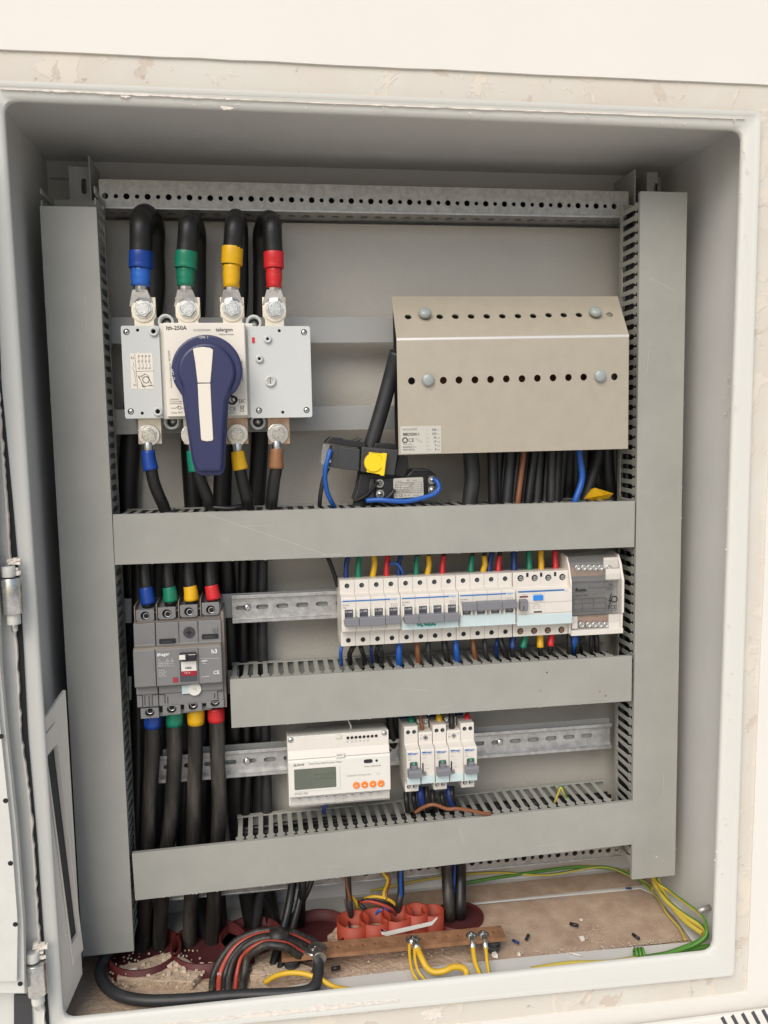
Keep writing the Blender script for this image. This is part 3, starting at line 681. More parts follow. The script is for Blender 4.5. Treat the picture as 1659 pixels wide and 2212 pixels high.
# ------------------------------------------------------------------ rotary switch
qs = W(400, 1200, 900); qt = W(400, 750, 900)
sw0 = qs(850, 825, 155)
sw = thing('rotary_switch', 'white and grey rotary load switch with a large navy lever handle pointing down', 'rotary switch', (sw0.x, 155, sw0.z))
def rbox(q, a0, b0, a1, b1, yf, yb, name, mt, parent, bevel=1.2, holes=()):
    p = q(a0, b0, yf); r = q(a1, b1, yf)
    return MB().box(p.x, r.x, yf, yb, r.z, p.z).build(name, mt, parent, bevel=bevel)
YS = 92
def body_plate(a0, a1, b0, b1, hs, bosses, screws, nm):
    p = qs(a0, b0, YS); r = qs(a1, b1, YS)
    MB().box(p.x, r.x, YS + 2.5, 155, r.z, p.z).build(nm, 'swbody', sw, bevel=1.5)
    hl = [circ(qs(a, b_, YS).x, qs(a, b_, YS).z, rr, 14) for a, b_, rr in hs]
    MB().plate(rrect(p.x, r.x, r.z, p.z, 2.5), hl, XZ, YS, YS + 2.6).build('face_plate', 'swbody', sw)
    for a, b_, rr in hs:
        c = qs(a, b_, YS); MB().cyl((c.x, YS + 2.4, c.z), (0, 1, 0), rr + .2, .3, 14).build('hole_floor', 'hole', sw)
    for a, b_, ro, ri in bosses:
        c = qs(a, b_, YS - 2.5); MB().ring((c.x, YS - 2.5, c.z), (0, 1, 0), ro, ri, 3, 18).build('boss', 'swbody', sw)
    for a, b_ in screws:
        c = qs(a, b_, YS); MB().dome((c.x, YS + 1.9, c.z), (0, -1, 0), 3.1, 1.6, 14).box(c.x - 1.6, c.x + 1.6, YS - .1, YS + .8, c.z - .3, c.z + .3, 1).box(c.x - .3, c.x + .3, YS - .1, YS + .8, c.z - 1.6, c.z + 1.6, 1).build('screw', ['steel', 'ink'], sw)
body_plate(138, 445, 152, 822, [(180, 197, 3.6), (212, 775, 3.6), (261, 184, 1.8), (295, 787, 1.8), (376, 193, 2.6), (408, 775, 2.6)], [(376, 193, 5.2, 2.6), (408, 775, 5.2, 2.6)], [(180, 197), (212, 775)], 'left_housing')
body_plate(1060, 1530, 155, 815, [(1470, 200, 3.6), (1488, 765, 3.6), (1143, 768, 3.6), (1290, 188, 1.8), (1315, 780, 1.8), (1205, 248, 1.6), (1145, 392, 1.6)], [(1205, 248, 4.6, 1.7), (1145, 392, 4.6, 1.7), (1225, 553, 6.4, 3.8)], [(1470, 200), (1488, 765), (1143, 768)], 'right_housing')
c = qs(1225, 553, YS); MB().cyl((c.x, YS - .8, c.z), (0, 1, 0), 3.9, 1, 18).box(c.x - .4, c.x + .4, YS - 1.1, YS - .6, c.z - 2.8, c.z + 2.8, 1).build('slotted_screw', ['steel', 'ink'], sw)
c = qs(1102, 258, YS); MB().box(c.x - 1.6, c.x + 1.6, YS - .6, YS + 1, c.z - 3.2, c.z + 3.2).build('red_mark', 'red', sw)
# ears
for a, b_ in ((470, 130), (1105, 135), (512, 848), (1136, 850)):
    c = qs(a, b_, 118); MB().ring((c.x, 112, c.z), (0, 1, 0), 9.2, 6.2, 40, 22).build('ear', 'swbody', sw)
    MB().cyl((c.x, 126, c.z), (0, 1, 0), 6.3, 2, 18).build('ear_floor', 'dkplastic', sw)
    MB().dome((c.x, 126, c.z), (0, -1, 0), 4.0, 2.2, 14).build('ear_screw', 'steel', sw)
# centre block
p = qs(443, 130, 84); r = qs(1063, 806, 84)
MB().box(p.x, r.x, 84, 155, r.z, p.z).build('centre_housing', 'cream', sw, bevel=1.2)
MB().box(p.x - 6, r.x + 9, 97, 154, r.z - 2, p.z + 1).build('clear_skirt', 'white', sw, bevel=1.5)
p = qs(450, 137, 83.6); r = qs(1055, 800, 83.6)
MB().box(p.x, r.x, 83.5, 84.2, r.z, p.z).build('front_label', 'label', sw)
def st(s, q, a, b_, hpx, mt, parent, y, rot=0.0, align='LEFT', bold=0.0, sx=1.0, name='lettering'):
    p = q(a, b_, y); p2 = q(a, b_ - hpx, y); h = (p2 - p).length
    return text(s, h / 0.72, p.x, p.z, y, mt, parent, rot, align, name, bold, sx)
YL = 83.35
st('Ith-250A', qs, 468, 182, 30, 'ink', sw, YL, bold=.12)
st('S5-02503NR0', qs, 665, 192, 17, 'greyink', sw, YL, sx=.95)
st('telergon', qs, 828, 193, 28, 'ink', sw, YL, bold=.1, sx=.95)
st('MADE IN SPAIN', qs, 855, 221, 11, 'ink', sw, YL)
st('Assembly according to  4027Z009', qs, 512, 603, 14, 'greyink', sw, YL, rot=R(91))
st('www.telergon.com', qs, 1030, 555, 14, 'greyink', sw, YL, rot=R(91))
st('TELERGON', qs, 496, 691, 9, 'ink', sw, YL); st('Pol. Ind. La Cartuja', qs, 496, 706, 8, 'ink', sw, YL); st('ES-50720 Zaragoza', qs, 496, 721, 8, 'ink', sw, YL)
st('Uimp 8kV', qs, 503, 790, 15, 'greyink', sw, YL)
st('CE', qs, 928, 768, 28, 'ink', sw, YL); st('EAC', qs, 998, 713, 30, 'ink', sw, YL, sx=.6); st('IEC-60947-3', qs, 925, 787, 7, 'ink', sw, YL)
def line(q, a0, b0, a1, b1, y, w, mt, parent, name='printed_line'):
    p = q(a0, b0, y); r = q(a1, b1, y); d = (r - p); n = Vector((-d.z, 0, d.x)).normalized() * w / 2; e = V3(0, .1, 0)
    return MB().add([p - n, r - n, r + n, p + n, p - n + e, r - n + e, r + n + e, p + n + e], [(0, 1, 2, 3), (7, 6, 5, 4), (0, 4, 5, 1), (1, 5, 6, 2), (2, 6, 7, 3), (3, 7, 4, 0)]).build(name, mt, parent)
line(qs, 503, 750, 540, 750, YL, .5, 'ink', sw); line(qs, 540, 750, 560, 735, YL, .5, 'ink', sw); line(qs, 572, 750, 600, 750, YL, .5, 'ink', sw)
c = qs(566, 748, YL); MB().ring((c.x, YL, c.z), (0, 1, 0), 2.0, 1.5, .1, 12).build('printed_ring', 'ink', sw)
c = qs(948, 692, YL); MB().ring((c.x, YL, c.z), (0, 1, 0), 5.5, 3.2, .1, 16).build('printed_ring', 'ink', sw)
c = qs(965, 688, YL); MB().ring((c.x, YL - .03, c.z), (0, 1, 0), 3.8, 2.4, .1, 16).build('printed_ring', 'ink', sw)
for a0, b0, a1, b1 in ((1006, 735, 1034, 768), (1034, 735, 1006, 768), (1006, 735, 1034, 735), (1008, 740, 1012, 765), (1032, 740, 1028, 765), (1005, 773, 1037, 773)): line(qs, a0, b0, a1, b1, YL, .45, 'ink', sw)
# wiring diagram sticker on left housing
p = qs(205, 352, YS - .3); r = qs(380, 610, YS - .3)
MB().prism(rrect(p.x, r.x, r.z, p.z, 1.2), XZ, YS - .3, YS + .1).build('diagram_sticker', 'label', sw)
yy = YS - .4
line(qs, 240, 356, 262, 610, yy, .35, 'ink', sw); line(qs, 248, 485, 378, 480, yy, .35, 'ink', sw)
st('N', qs, 212, 395, 20, 'ink', sw, yy); st('N', qs, 232, 592, 20, 'ink', sw, yy)
line(qs, 230, 420, 236, 455, yy, .35, 'ink', sw); line(qs, 222, 455, 245, 500, yy, .35, 'ink', sw); line(qs, 240, 500, 248, 565, yy, .35, 'ink', sw)
for i in range(4):
    a = 268 + 25 * i
    line(qs, a, 368, a + 4, 405, yy, .3, 'ink', sw); line(qs, a - 2, 415, a + 12, 440, yy, .3, 'ink', sw); line(qs, a + 8, 440, a + 12, 462, yy, .3, 'ink', sw)
    for b_ in (372, 410, 462):
        c = qs(a + 3, b_, yy); MB().ring((c.x, yy, c.z), (0, 1, 0), 1.0, .6, .1, 8).build('printed_ring', 'ink', sw)
for k in range(3):
    for a0, b0, a1, b1 in ((272, 520, 325, 505), (325, 505, 368, 580), (368, 580, 300, 597), (300, 597, 272, 520)):
        line(qs, a0 + k * 8, b0 + k * 5, a1 - k * 6, b1 - k * 4, yy, .3, 'ink', sw)
c = qs(322, 545, yy); MB().ring((c.x, yy, c.z), (0, 1, 0), 4, 3.2, .1, 12).build('printed_ring', 'ink', sw)
# handle
YH = 58
def hp(a, b_, y=YH): p = qs(a, b_, y); return (p.x, p.z)
cx, cz = hp(765, 473); rr = (Vector(hp(1023, 473)) - Vector(hp(507, 473))).length / 2
rad2 = rr * .80
arc = [(cx + rr * math.cos(R(t)), cz + rr * math.sin(R(t))) for t in range(-38, 219, 6)]
out = arc + [hp(583, 660), hp(600, 780), hp(628, 950), hp(655, 1130), hp(672, 1190), hp(690, 1222), hp(720, 1240), hp(860, 1240), hp(885, 1222), hp(893, 1190), hp(898, 1100), hp(908, 900), hp(920, 720), hp(924, 668)]
skirt = MB().prism(out, XZ, YH, YH + 12); skirt.build('handle', 'navy', sw, bevel=2.2)
MB().cyl((cx, YH + 12, cz), (0, 1, 0), rr * .86, 14, 48).build('handle_collar', 'navy', sw)
out2 = [(cx + rad2 * math.cos(R(t)), cz + rad2 * math.sin(R(t)) - 2) for t in range(-30, 211, 8)] + [hp(607, 700), hp(640, 950), hp(672, 1150), hp(700, 1210), hp(870, 1210), hp(880, 1150), hp(890, 900), hp(905, 700)]
MB().prism(out2, XZ, YH - 5, YH + 1).build('handle_ridge', 'navy', sw, bevel=3.0)
i1 = [hp(663, 322, YH - 6), hp(690, 312, YH - 6), hp(735, 306, YH - 6), hp(785, 312, YH - 6), hp(810, 326, YH - 6), hp(803, 420, YH - 6), hp(790, 566, YH - 6), hp(697, 566, YH - 6), hp(680, 420, YH - 6)]
MB().prism(i1, XZ, YH - 6.5, YH - 4).build('inlay', 'inlay', sw, bevel=.7)
i2 = [hp(697, 573, YH - 6), hp(790, 571, YH - 6), hp(798, 750, YH - 6), hp(811, 975, YH - 6), hp(803, 988, YH - 6), hp(765, 992, YH - 6), hp(728, 986, YH - 6), hp(722, 975, YH - 6), hp(706, 750, YH - 6)]
MB().prism(i2, XZ, YH - 6.3, YH - 4).build('inlay', 'inlay', sw, bevel=.7)
st('ON  I', qs, 742, 245, 19, 'whiteink', sw, YH - .2, align='CENTER')
st('O  OFF', qs, 534, 545, 19, 'whiteink', sw, YH - .2, rot=R(98))
# terminals
def hexbolt(x, z, y, r, parent, washer=True, nm='bolt'):
    mb = MB()
    if washer: mb.cyl((x, y, z), (0, -1, 0), r * 1.12, 1.6, 22)
    mb.cyl((x, y - 1.4, z), (0, -1, 0), r * .99, 5.2, 6, smooth=False, ph=random.random()).cyl((x, y - 6.4, z), (0, -1, 0), r * .8, .8, 20, r2=r * .72)
    for k in range(6):
        t = R(60 * k + 20); c = Vector((x + math.cos(t) * r * .5, y - 7.2, z + math.sin(t) * r * .5)); mb.box(c.x - .5, c.x + .5, c.y - .12, c.y + .1, c.z - .5, c.z + .5, 1)
    mb.build(nm, ['steel', 'greyink'], parent, bevel=.5)
YT = 108
for (a0, a1, bx, by) in ((222, 390, 303, 862), (541, 712, 625, 862), (866, 1032, 945, 860), (1172, 1335, 1256, 862)):
    p = qt(a0, 985, YT); r = qt(a1, 775, YT); c = qt(bx, by, YT)
    w = (r.x - p.x); t = MB().plate([(p.x + 2.5, p.z - 8), (r.x - 2.5, p.z - 8), (r.x - 2.5, c.z - w * .42), (r.x, c.z - w * .3), (r.x, r.z), (p.x, r.z), (p.x, c.z - w * .3), (p.x + 2.5, c.z - w * .42)], [], XZ, YT, YT + 4).build('terminal', 'tin', sw, bevel=.4)
    MB().cyl((c.x, YT + .3, c.z - 1.5), (0, -1, 0), w * .49, 2.2, 26).build('washer', 'tin', t, bevel=.3)
    hexbolt(c.x, c.z, YT - 1.5, 58 * 900 / 1659 / 1.8228 / (F / 995), t)
for k, (a0, a1, bx, by, mt) in enumerate(((272, 430, 348, 945, 'tin'), (600, 760, 680, 945, 'tin'), (905, 1060, 984, 940, 'copperbar'), (1212, 1362, 1285, 935, 'copperbar'))):
    p = qs(a0, 1012, YT); r = qs(a1, 815, YT); c = qs(bx, by, YT)
    t = MB().box(p.x, r.x, YT, YT + 4, p.z, r.z).box(p.x, p.x + 1, YT - 3, YT + 2, p.z, r.z - 14).build('terminal', mt, sw, bevel=.4)
    hexbolt(c.x, c.z, YT - 2, 57 * 900 / 1659 / 1.8228 / (F / 995), t)

# ------------------------------------------------------------------ perforated busbar cover
qb = W(1500, 1100, 1200)
A0 = qb(85, 322, 80); A1 = qb(1350, 302, 80); B0 = qb(97, 955, 80); B1 = qb(1345, 922, 80)
bc = thing('busbar_cover', 'beige perforated sheet metal cover bent along the top, screwed over the distribution bars', 'terminal cover', (B0.x, 80, B0.z))
tri = [(a, b_) for a, b_ in ((167, 553), (340, 550), (425, 548), (512, 547), (597, 545), (683, 542), (768, 541), (852, 538), (937, 536), (1021, 534), (1104, 532), (1271, 530))]
hl = [circ(qb(a, b_, 80).x, qb(a, b_, 80).z, 4.3, 14) for a, b_ in tri]
out = [(B0.x, B0.z), (B1.x, B1.z), (A1.x, A1.z), (A0.x, A0.z)]
MB().plate(out, hl, XZ, 80, 81.6).build('front_sheet', 'sheet', bc)
# sloped upper sheet, from bend (y 80) up and back to y ~ 128
U0 = qb(57, 92, 125); U1 = qb(1288, 92, 125)
def slope(p, q, t):   # p 0..1 along, q 0..1 up ; t thickness
    a = A0.lerp(A1, p); b_ = U0.lerp(U1, p); v = a.lerp(b_, q); return v + V3(0, t * .75, -t * .6)
hs = []
for a, b_ in ((148, 203), (320, 202), (405, 202), (491, 201), (576, 200), (661, 199), (746, 198), (829, 197), (913, 196), (995, 195), (1078, 194), (1245, 193)):
    # solve ray with slope sheet by scanning
    best = None
    for qq in [i / 60 for i in range(61)]:
        y = 80 + 45 * qq; P = qb(a, b_, y); L0 = A0.lerp(U0, qq); L1 = A1.lerp(U1, qq); pp = (P.x - L0.x) / (L1.x - L0.x); zz = L0.z + (L1.z - L0.z) * pp
        if best is None or abs(zz - P.z) < best[0]: best = (abs(zz - P.z), pp, qq)
    Lx = (A1 - A0).length; Ls = (U0 - A0).length
    hs.append([(best[1] + 4.2 / Lx * math.cos(2 * math.pi * i / 14), best[2] + 4.2 / Ls * math.sin(2 * math.pi * i / 14)) for i in range(14)])
bb = [V.copy() for V in (A0, A1)]
MB().plate([(0, 0.02), (1, 0.02), (1, 1), (0, 1)], hs, slope, 0, 1.6).build('sloped_sheet', 'sheet', bc)
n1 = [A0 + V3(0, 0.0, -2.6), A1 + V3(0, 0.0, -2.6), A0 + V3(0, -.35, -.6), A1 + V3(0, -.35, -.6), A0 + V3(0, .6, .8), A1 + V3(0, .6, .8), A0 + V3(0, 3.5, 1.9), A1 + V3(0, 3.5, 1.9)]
MB().add(n1, [(0, 1, 3, 2), (2, 3, 5, 4), (4, 5, 7, 6)], 0, True).build('bend', 'bend_glint', bc)
def knob(a, b_, y, ax):
    c = qb(a, b_, y); n = Vector(ax).normalized()
    MB().cyl(c + V3(0, 1, 0), n, 7.6, 4.5, 22, r2=7.2).dome(c + n * 4.2 + V3(0, 1, 0), n, 7.2, 2.6, 22).build('nylon_nut', 'rivet', bc)
knob(255, 548, 80, (0, -1, 0)); knob(1191, 527, 80, (0, -1, 0))
nb = (0, -.72, .69)
knob(239, 190, 100, nb); knob(1168, 184, 100, nb)
# side return of the cover + busbars behind
MB().box(A1.x - 1.5, A1.x, 81, 118, B1.z, A1.z).build('side_return', 'sheet', bc)
bbk = thing('busbar_block', 'black insulated distribution block hidden behind the perforated cover', 'distribution block', (150, 155, 100))
MB().box(14, 290, 150, 153, 96, 276).build('shade_backing', 'blkplastic', bbk)  # black sheet added to put shade behind the holes of the cover
for z in (118, 150, 182, 214): MB().box(20, 275, 118 + (214 - z) * .1, 126 + (214 - z) * .1, z - 9, z + 9).build('copper_bar', 'copper', bbk, bevel=.5)
for x in (30, 262): MB().box(x - 8, x + 8, 112, 156, 100, 235).build('support', 'blkplastic', bbk, bevel=.8)
# sticker
p = qb(105, 800, 79.8); r = qb(329, 945, 79.8)
lb = MB().prism(rrect(p.x, r.x, r.z, p.z, 1.5), XZ, 79.6, 80.1).build('rating_sticker', 'silver', bc)
ys = 79.45
st('arnocanali', qb, 119, 822, 14, 'greyink', lb, ys, sx=1.0); st('BBD25011', qb, 120, 851, 15, 'ink', lb, ys, bold=.1, sx=1.02)
st('CE', qb, 148, 885, 20, 'ink', lb, ys); st('Made in Italy', qb, 121, 901, 7, 'greyink', lb, ys); st('EN60947-7-1', qb, 121, 918, 9, 'ink', lb, ys, sx=1.1); st('EN61439-2', qb, 121, 932, 9, 'ink', lb, ys, sx=1.1)
c = qb(131, 876, ys); MB().ring((c.x, ys, c.z), (0, 1, 0), 3.5, 2.2, .1, 14).build('printed_ring', 'ink', lb)
for i, (a, v, u_) in enumerate((('Ui', '500', 'V'), ('In', '250', 'A'), ('Ipk', '30', 'kA'), ('Icc', '15', 'kA'), ('Icw', '9', 'kA'), ('Uimp', '8', 'kV'))):
    y0 = 824 + i * 21.3
    st(a, qb, 247, y0, 9, 'paleink', lb, ys); st(v, qb, 302, y0, 12, 'ink', lb, ys, align='RIGHT'); st(u_, qb, 308, y0, 8, 'greyink', lb, ys)
line(qb, 188, 868, 225, 890, ys, .8, 'paleink', lb); line(qb, 194, 862, 228, 884, ys, .4, 'paleink', lb)
# ------------------------------------------------------------------ moulded-case breaker
qm = W(400, 2250, 600)
mc0 = qm(830, 1560, 155)
mc = thing('moulded_breaker', 'grey four-pole moulded case breaker marked 160A with coloured cable sleeves', 'circuit breaker', (mc0.x, 155, mc0.z))
XA, XB = -307.0, -206.8
def mz(b_, y): return qm(850, b_, y).z
prof = [(155, mz(1480, 97)), (155, mz(400, 108) + 6), (106, mz(400, 106)), (106, mz(520, 106)), (97, mz(545, 97)), (96, mz(785, 96)), (85.5, mz(835, 85.5)), (85, mz(1235, 85)), (95, mz(1245, 95)), (95, mz(1315, 95)), (97, mz(1320, 97)), (97, mz(1455, 97))]
def mslice(x0, x1, nm, mt='mccb'): return MB().prism(prof, YZ, x0, x1).build(nm, mt, mc, bevel=.9)
xs = [XA, qm(583, 900, 85).x, XB]
mslice(xs[0], xs[1] - .35, 'housing'); mslice(xs[1] + .35, xs[2], 'housing')
for x in (qm(838, 650, 96).x, qm(1048, 650, 96).x):
    MB().box(x - .25, x + .25, 95.6, 97, mz(785, 96), mz(550, 96)).build('groove', 'dkplastic', mc)
MB().box(qm(1048, 830, 85).x - .25, qm(1048, 830, 85).x + .25, 84.8, 86, mz(1230, 85), mz(840, 85)).build('groove', 'dkplastic', mc)
MB().box(XA + 1, XB - 1, 96.5, 105, mz(532, 101), mz(520, 104)).build('ledge', 'mccbdust', mc)
MB().box(XA + .5, XB - .5, 86, 95.5, mz(830, 89) - .4, mz(800, 92)).build('ledge', 'mccbdust', mc, bevel=.6)
# upper terminals
for k, a in enumerate((475, 712, 952, 1190)):
    x = qm(a, 455, 104).x; z0 = mz(525 - 12 * k, 104); z1 = mz(395 - 14 * k, 104); zc = mz(462 - 10 * k, 104); w = 10.2
    t = MB().plate([(x - w, z0 + 2), (x - w + 3, z0), (x + w - 3, z0), (x + w, z0 + 2), (x + w, z1), (x - w, z1)], [circ(x, zc, 5.3, 16)], XZ, 102, 106).build('terminal_cap', 'mccb', mc, bevel=.5)
    MB().cyl((x, 109.9, zc), (0, -1, 0), 5.4, 4, 18).build('bore', 'hole', t)
    MB().ring((x + .8, 105.2, zc - 1.0), (0, 1, 0), 3.9, 2.9, 1, 14).build('clamp_screw', 'galv', t)
    MB().box(x - w - 1.8, x - w - .8, 101, 150, z0, z1 + 5).build('barrier', 'mccbdust', mc)
for k, a in enumerate((592, 836, 1070)):
    x = qm(a, 470, 105).x; zc = mz(478 - 8 * k, 105)
    MB().cyl((x, 106.2, zc), (0, -1, 0), 4.8, .6, 18).build('deep_bore', 'hole', mc); MB().ring((x, 105.9, zc), (0, -1, 0), 5.5, 4.6, 1.0, 18).build('bore_rim', 'mccbdust', mc)
    MB().box(x - 2.2, x + 2.2, 105.4, 107, zc + 6.5, zc + 13).build('slot_hole', 'hole', mc)
# black screw, window slots
x = qm(952, 668, 95.5).x; z = mz(668, 95.5)
MB().cyl((x, 96, z), (0, -1, 0), 6.6, 1.2, 22).box(x - 3.6, x + 3.6, 94.4, 95, z - .8, z + .8, 1).box(x - .8, x + .8, 94.4, 95, z - 3.6, z + 3.6, 1).build('cover_screw', ['dkplastic', 'ink'], mc, bevel=.2)
for a, b_ in ((717, 752), (1182, 725)):
    x = qm(a, b_, 95.5).x; z = mz(b_, 95.5); MB().prism(rrect(x - 9.5, x + 9.5, z - 2.8, z + 2.8, 1), XZ, 95.2, 96.3).build('slot_frame', 'blkplastic', mc); MB().box(x - 7, x + 5, 94.9, 95.5, z - 1.6, z + .4).build('slot_window', 'dkplastic', mc)
# front face window with toggle
p = qm(845, 905, 84.6); r = qm(1048, 1195, 84.6)
MB().plate([(p.x - 1, r.z - 1), (r.x + 1, r.z - 1), (r.x + 1, p.z + 1), (p.x - 1, p.z + 1)], [[(p.x, r.z), (r.x, r.z), (r.x, p.z), (p.x, p.z)]], XZ, 84.2, 86).build('toggle_frame', 'mccb', mc)
MB().box(p.x, r.x, 84.85, 85.3, r.z, p.z).build('toggle_well', 'lever', mc)
p = qm(865, 985, 84.5); r = qm(1035, 1088, 84.5); MB().box(p.x, r.x, 84.3, 85.2, r.z, p.z).build('rating_plate', 'white', mc)
p = qm(870, 1088, 84.4); r = qm(1035, 1130, 84.4); MB().box(p.x, r.x, 84.2, 85.2, r.z, p.z).build('red_plate', mat('dark_red_plate', srgb(150, 25, 40), .4), mc)
st('160A', qm, 905, 1064, 24, 'ink', mc, 84.1, bold=.1); st('T R I P', qm, 900, 1116, 16, 'whiteink', mc, 84.05)
p = qm(842, 905, 76); r = qm(1025, 965, 76)
MB().box(p.x, r.x, 77, 85, r.z, p.z).build('toggle', 'blkplastic', mc, bevel=1.0)
MB().box(p.x, p.x + 7, 76.4, 77.2, r.z + 1, p.z - 1).box(r.x - 8, r.x, 76.4, 77.2, r.z + 6, p.z - 1).box(p.x + 9, r.x - 9, 75, 77.5, r.z - 1, p.z - 3, 1).build('toggle_grip', ['white', 'blkplastic'], mc, bevel=.4)
ym = 84.75
st('hager', qm, 628, 920, 34, 'whiteink', mc, ym, bold=.12)
for b_ in (902, 918): c = qm(615, b_, ym); MB().cyl((c.x, ym + .1, c.z), (0, -1, 0), 1.0, .15, 10).build('logo_dot', 'whiteink', mc)
st('h3', qm, 1196, 892, 46, 'whiteink', mc, ym, bold=.2)
st('Ue', qm, 617, 965, 11, 'whiteink', mc, ym); st('Icu', qm, 705, 962, 11, 'whiteink', mc, ym); st('Ics', qm, 757, 959, 11, 'whiteink', mc, ym)
st('(V~)', qm, 617, 982, 11, 'whiteink', mc, ym); st('(kA)', qm, 705, 979, 11, 'whiteink', mc, ym); st('(kA)', qm, 755, 976, 11, 'whiteink', mc, ym)
st('220-240  35  25', qm, 617, 1008, 12, 'whiteink', mc, ym); st('380-415  25  20', qm, 617, 1032, 12, 'whiteink', mc, ym)
for b_ in (988, 1012, 1036): line(qm, 617, b_, 790, b_ - 9, ym, .18, 'whiteink', mc)
for i, t_ in enumerate(('50/60 Hz', 'Cat A  50°C', 'Ui : 690 V~', 'Uimp : 8 kV')): st(t_, qm, 621, 1086 + i * 20, 12, 'whiteink', mc, ym)
c = qm(805, 1182, ym); MB().box(c.x - 3, c.x + 3, ym - .2, ym + .2, c.z - 3, c.z + 3).build('test_button', mat('dull_red', srgb(150, 50, 60), .4), mc)
st('x160-H', qm, 1084, 982, 15, 'whiteink', mc, ym, bold=.12); line(qm, 1065, 950, 1285, 945, ym, .2, 'whiteink', mc); line(qm, 1090, 1004, 1108, 996, ym, .4, 'whiteink', mc); line(qm, 1110, 1002, 1135, 1001, ym, .4, 'whiteink', mc)
st('CE', qm, 1216, 1120, 40, 'whiteink', mc, ym, bold=.1); st('IEC 60947-2', qm, 1092, 1152, 12, 'whiteink', mc, ym)
for i, t_ in enumerate(('144971', '324716', '036141D')): st(t_, qm, 1226 + 22 * i, 668, 12, 'dkplastic', mc, 95.4, rot=R(90))
# lower part: clear window with round badge
p = qm(872, 1243, 94); r = qm(1072, 1322, 94); MB().box(p.x, r.x, 93.6, 95.5, r.z, p.z).build('nameplate_window', 'flap', mc, bevel=.3)
c = qm(1013, 1282, 93.4); MB().cyl((c.x, 93.5, c.z), (0, -1, 0), 7.6, .5, 24).build('round_badge', 'white', mc)
line(qm, 995, 1275, 1010, 1292, 92.9, .6, 'greyink', mc); line(qm, 1020, 1268, 1030, 1292, 92.9, .6, 'greyink', mc)
for a0, b0, a1, b1 in ((620, 1255, 620, 1335), (385, 1350, 445, 1352), (445, 1352, 447, 1475), (470, 1350, 472, 1460), (515, 1350, 520, 1470), (550, 1345, 552, 1465), (550, 1345, 688, 1340), (688, 1340, 692, 1440), (720, 1365, 722, 1440), (1230, 1330, 1232, 1420), (1262, 1305, 1268, 1415), (1262, 1305, 1322, 1300)):
    line(qm, a0, b0, a1, b1, 94.7 if b1 < 1338 else 96.7, .8, 'hole', mc, 'housing_gap')
for k, a in enumerate((525, 765, 1000, 1240)):
    x = qm(a, 1500, 98).x; b0 = 1568 - 22 * k; b1 = 1460 - 14 * k; z0 = mz(b0, 99); z1 = mz(b1, 99); zc = mz(1508 - 20 * k, 99); w = 10.3
    t = MB().plate([(x - w, z0), (x + w, z0), (x + w, z1), (x - w, z1)], [circ(x, zc, 5.4, 16)], XZ, 96, 101).box(x - w, x + w, 101, 140, z0 + 3, z1).build('terminal_cap', 'mccb', mc, bevel=.5)
    MB().cyl((x, 100.9, zc), (0, -1, 0), 5.5, .5, 18).build('bore', 'hole', t); MB().ring((x, 99.4, zc + 1.2), (0, 1, 0), 4.2, 3.2, 1, 14).build('clamp_screw', 'steel', t)
for k, a in enumerate((640, 878, 1112)):
    x = qm(a, 1475, 100).x; zc = mz(1488 - 18 * k, 100)
    MB().box(x - 9, x + 9, 104, 140, zc - 10, zc + 8).build('terminal_bridge', 'mccb', mc, bevel=.6); MB().cyl((x, 104.2, zc), (0, -1, 0), 5, .6, 18).build('deep_bore', 'hole', mc)
MB().box(XB, XB + 3, 100, 152, mz(1480, 110), mz(440, 110)).build('side_barrier', 'mccbdust', mc)

# ------------------------------------------------------------------ four-pole breakers
qk = W(1250, 2150, 800); qr = W(1950, 2150, 600)
XW = 17.9
ZT0, ZB0 = -55.7, -137.3     # shoulders
def pole_prof(zt, zb, nt, nb, ysh=103, yn=88):
    return [(147, zb + 4), (147, zt - 3), (118, zt), (ysh, zt), (ysh, nt + 2.2), (yn + 1.5, nt), (yn, nt - 1.5), (yn, nb + 1), (yn + 1, nb), (ysh, nb - 1.5), (ysh, zb), (120, zb)]
def screw_hole(parent, x, z, y, r, scr='lever', name='terminal_screw'):
    t = MB().ring((x, y - .15, z), (0, 1, 0), r + .5, r - .1, .6, 16).build('hole_rim', 'white', parent)
    o = MB().cyl((x, y - .05, z), (0, 1, 0), r, .3, 16).build('terminal_hole', 'hole', parent)
    MB().cyl((x + .4, y - .18, z - .3), (0, 1, 0), r * .66, .2, 12).box(x - r * .5, x + r * .9, y - .3, y - .1, z - .6, z, 1).build(name, [scr, 'ink'], parent)
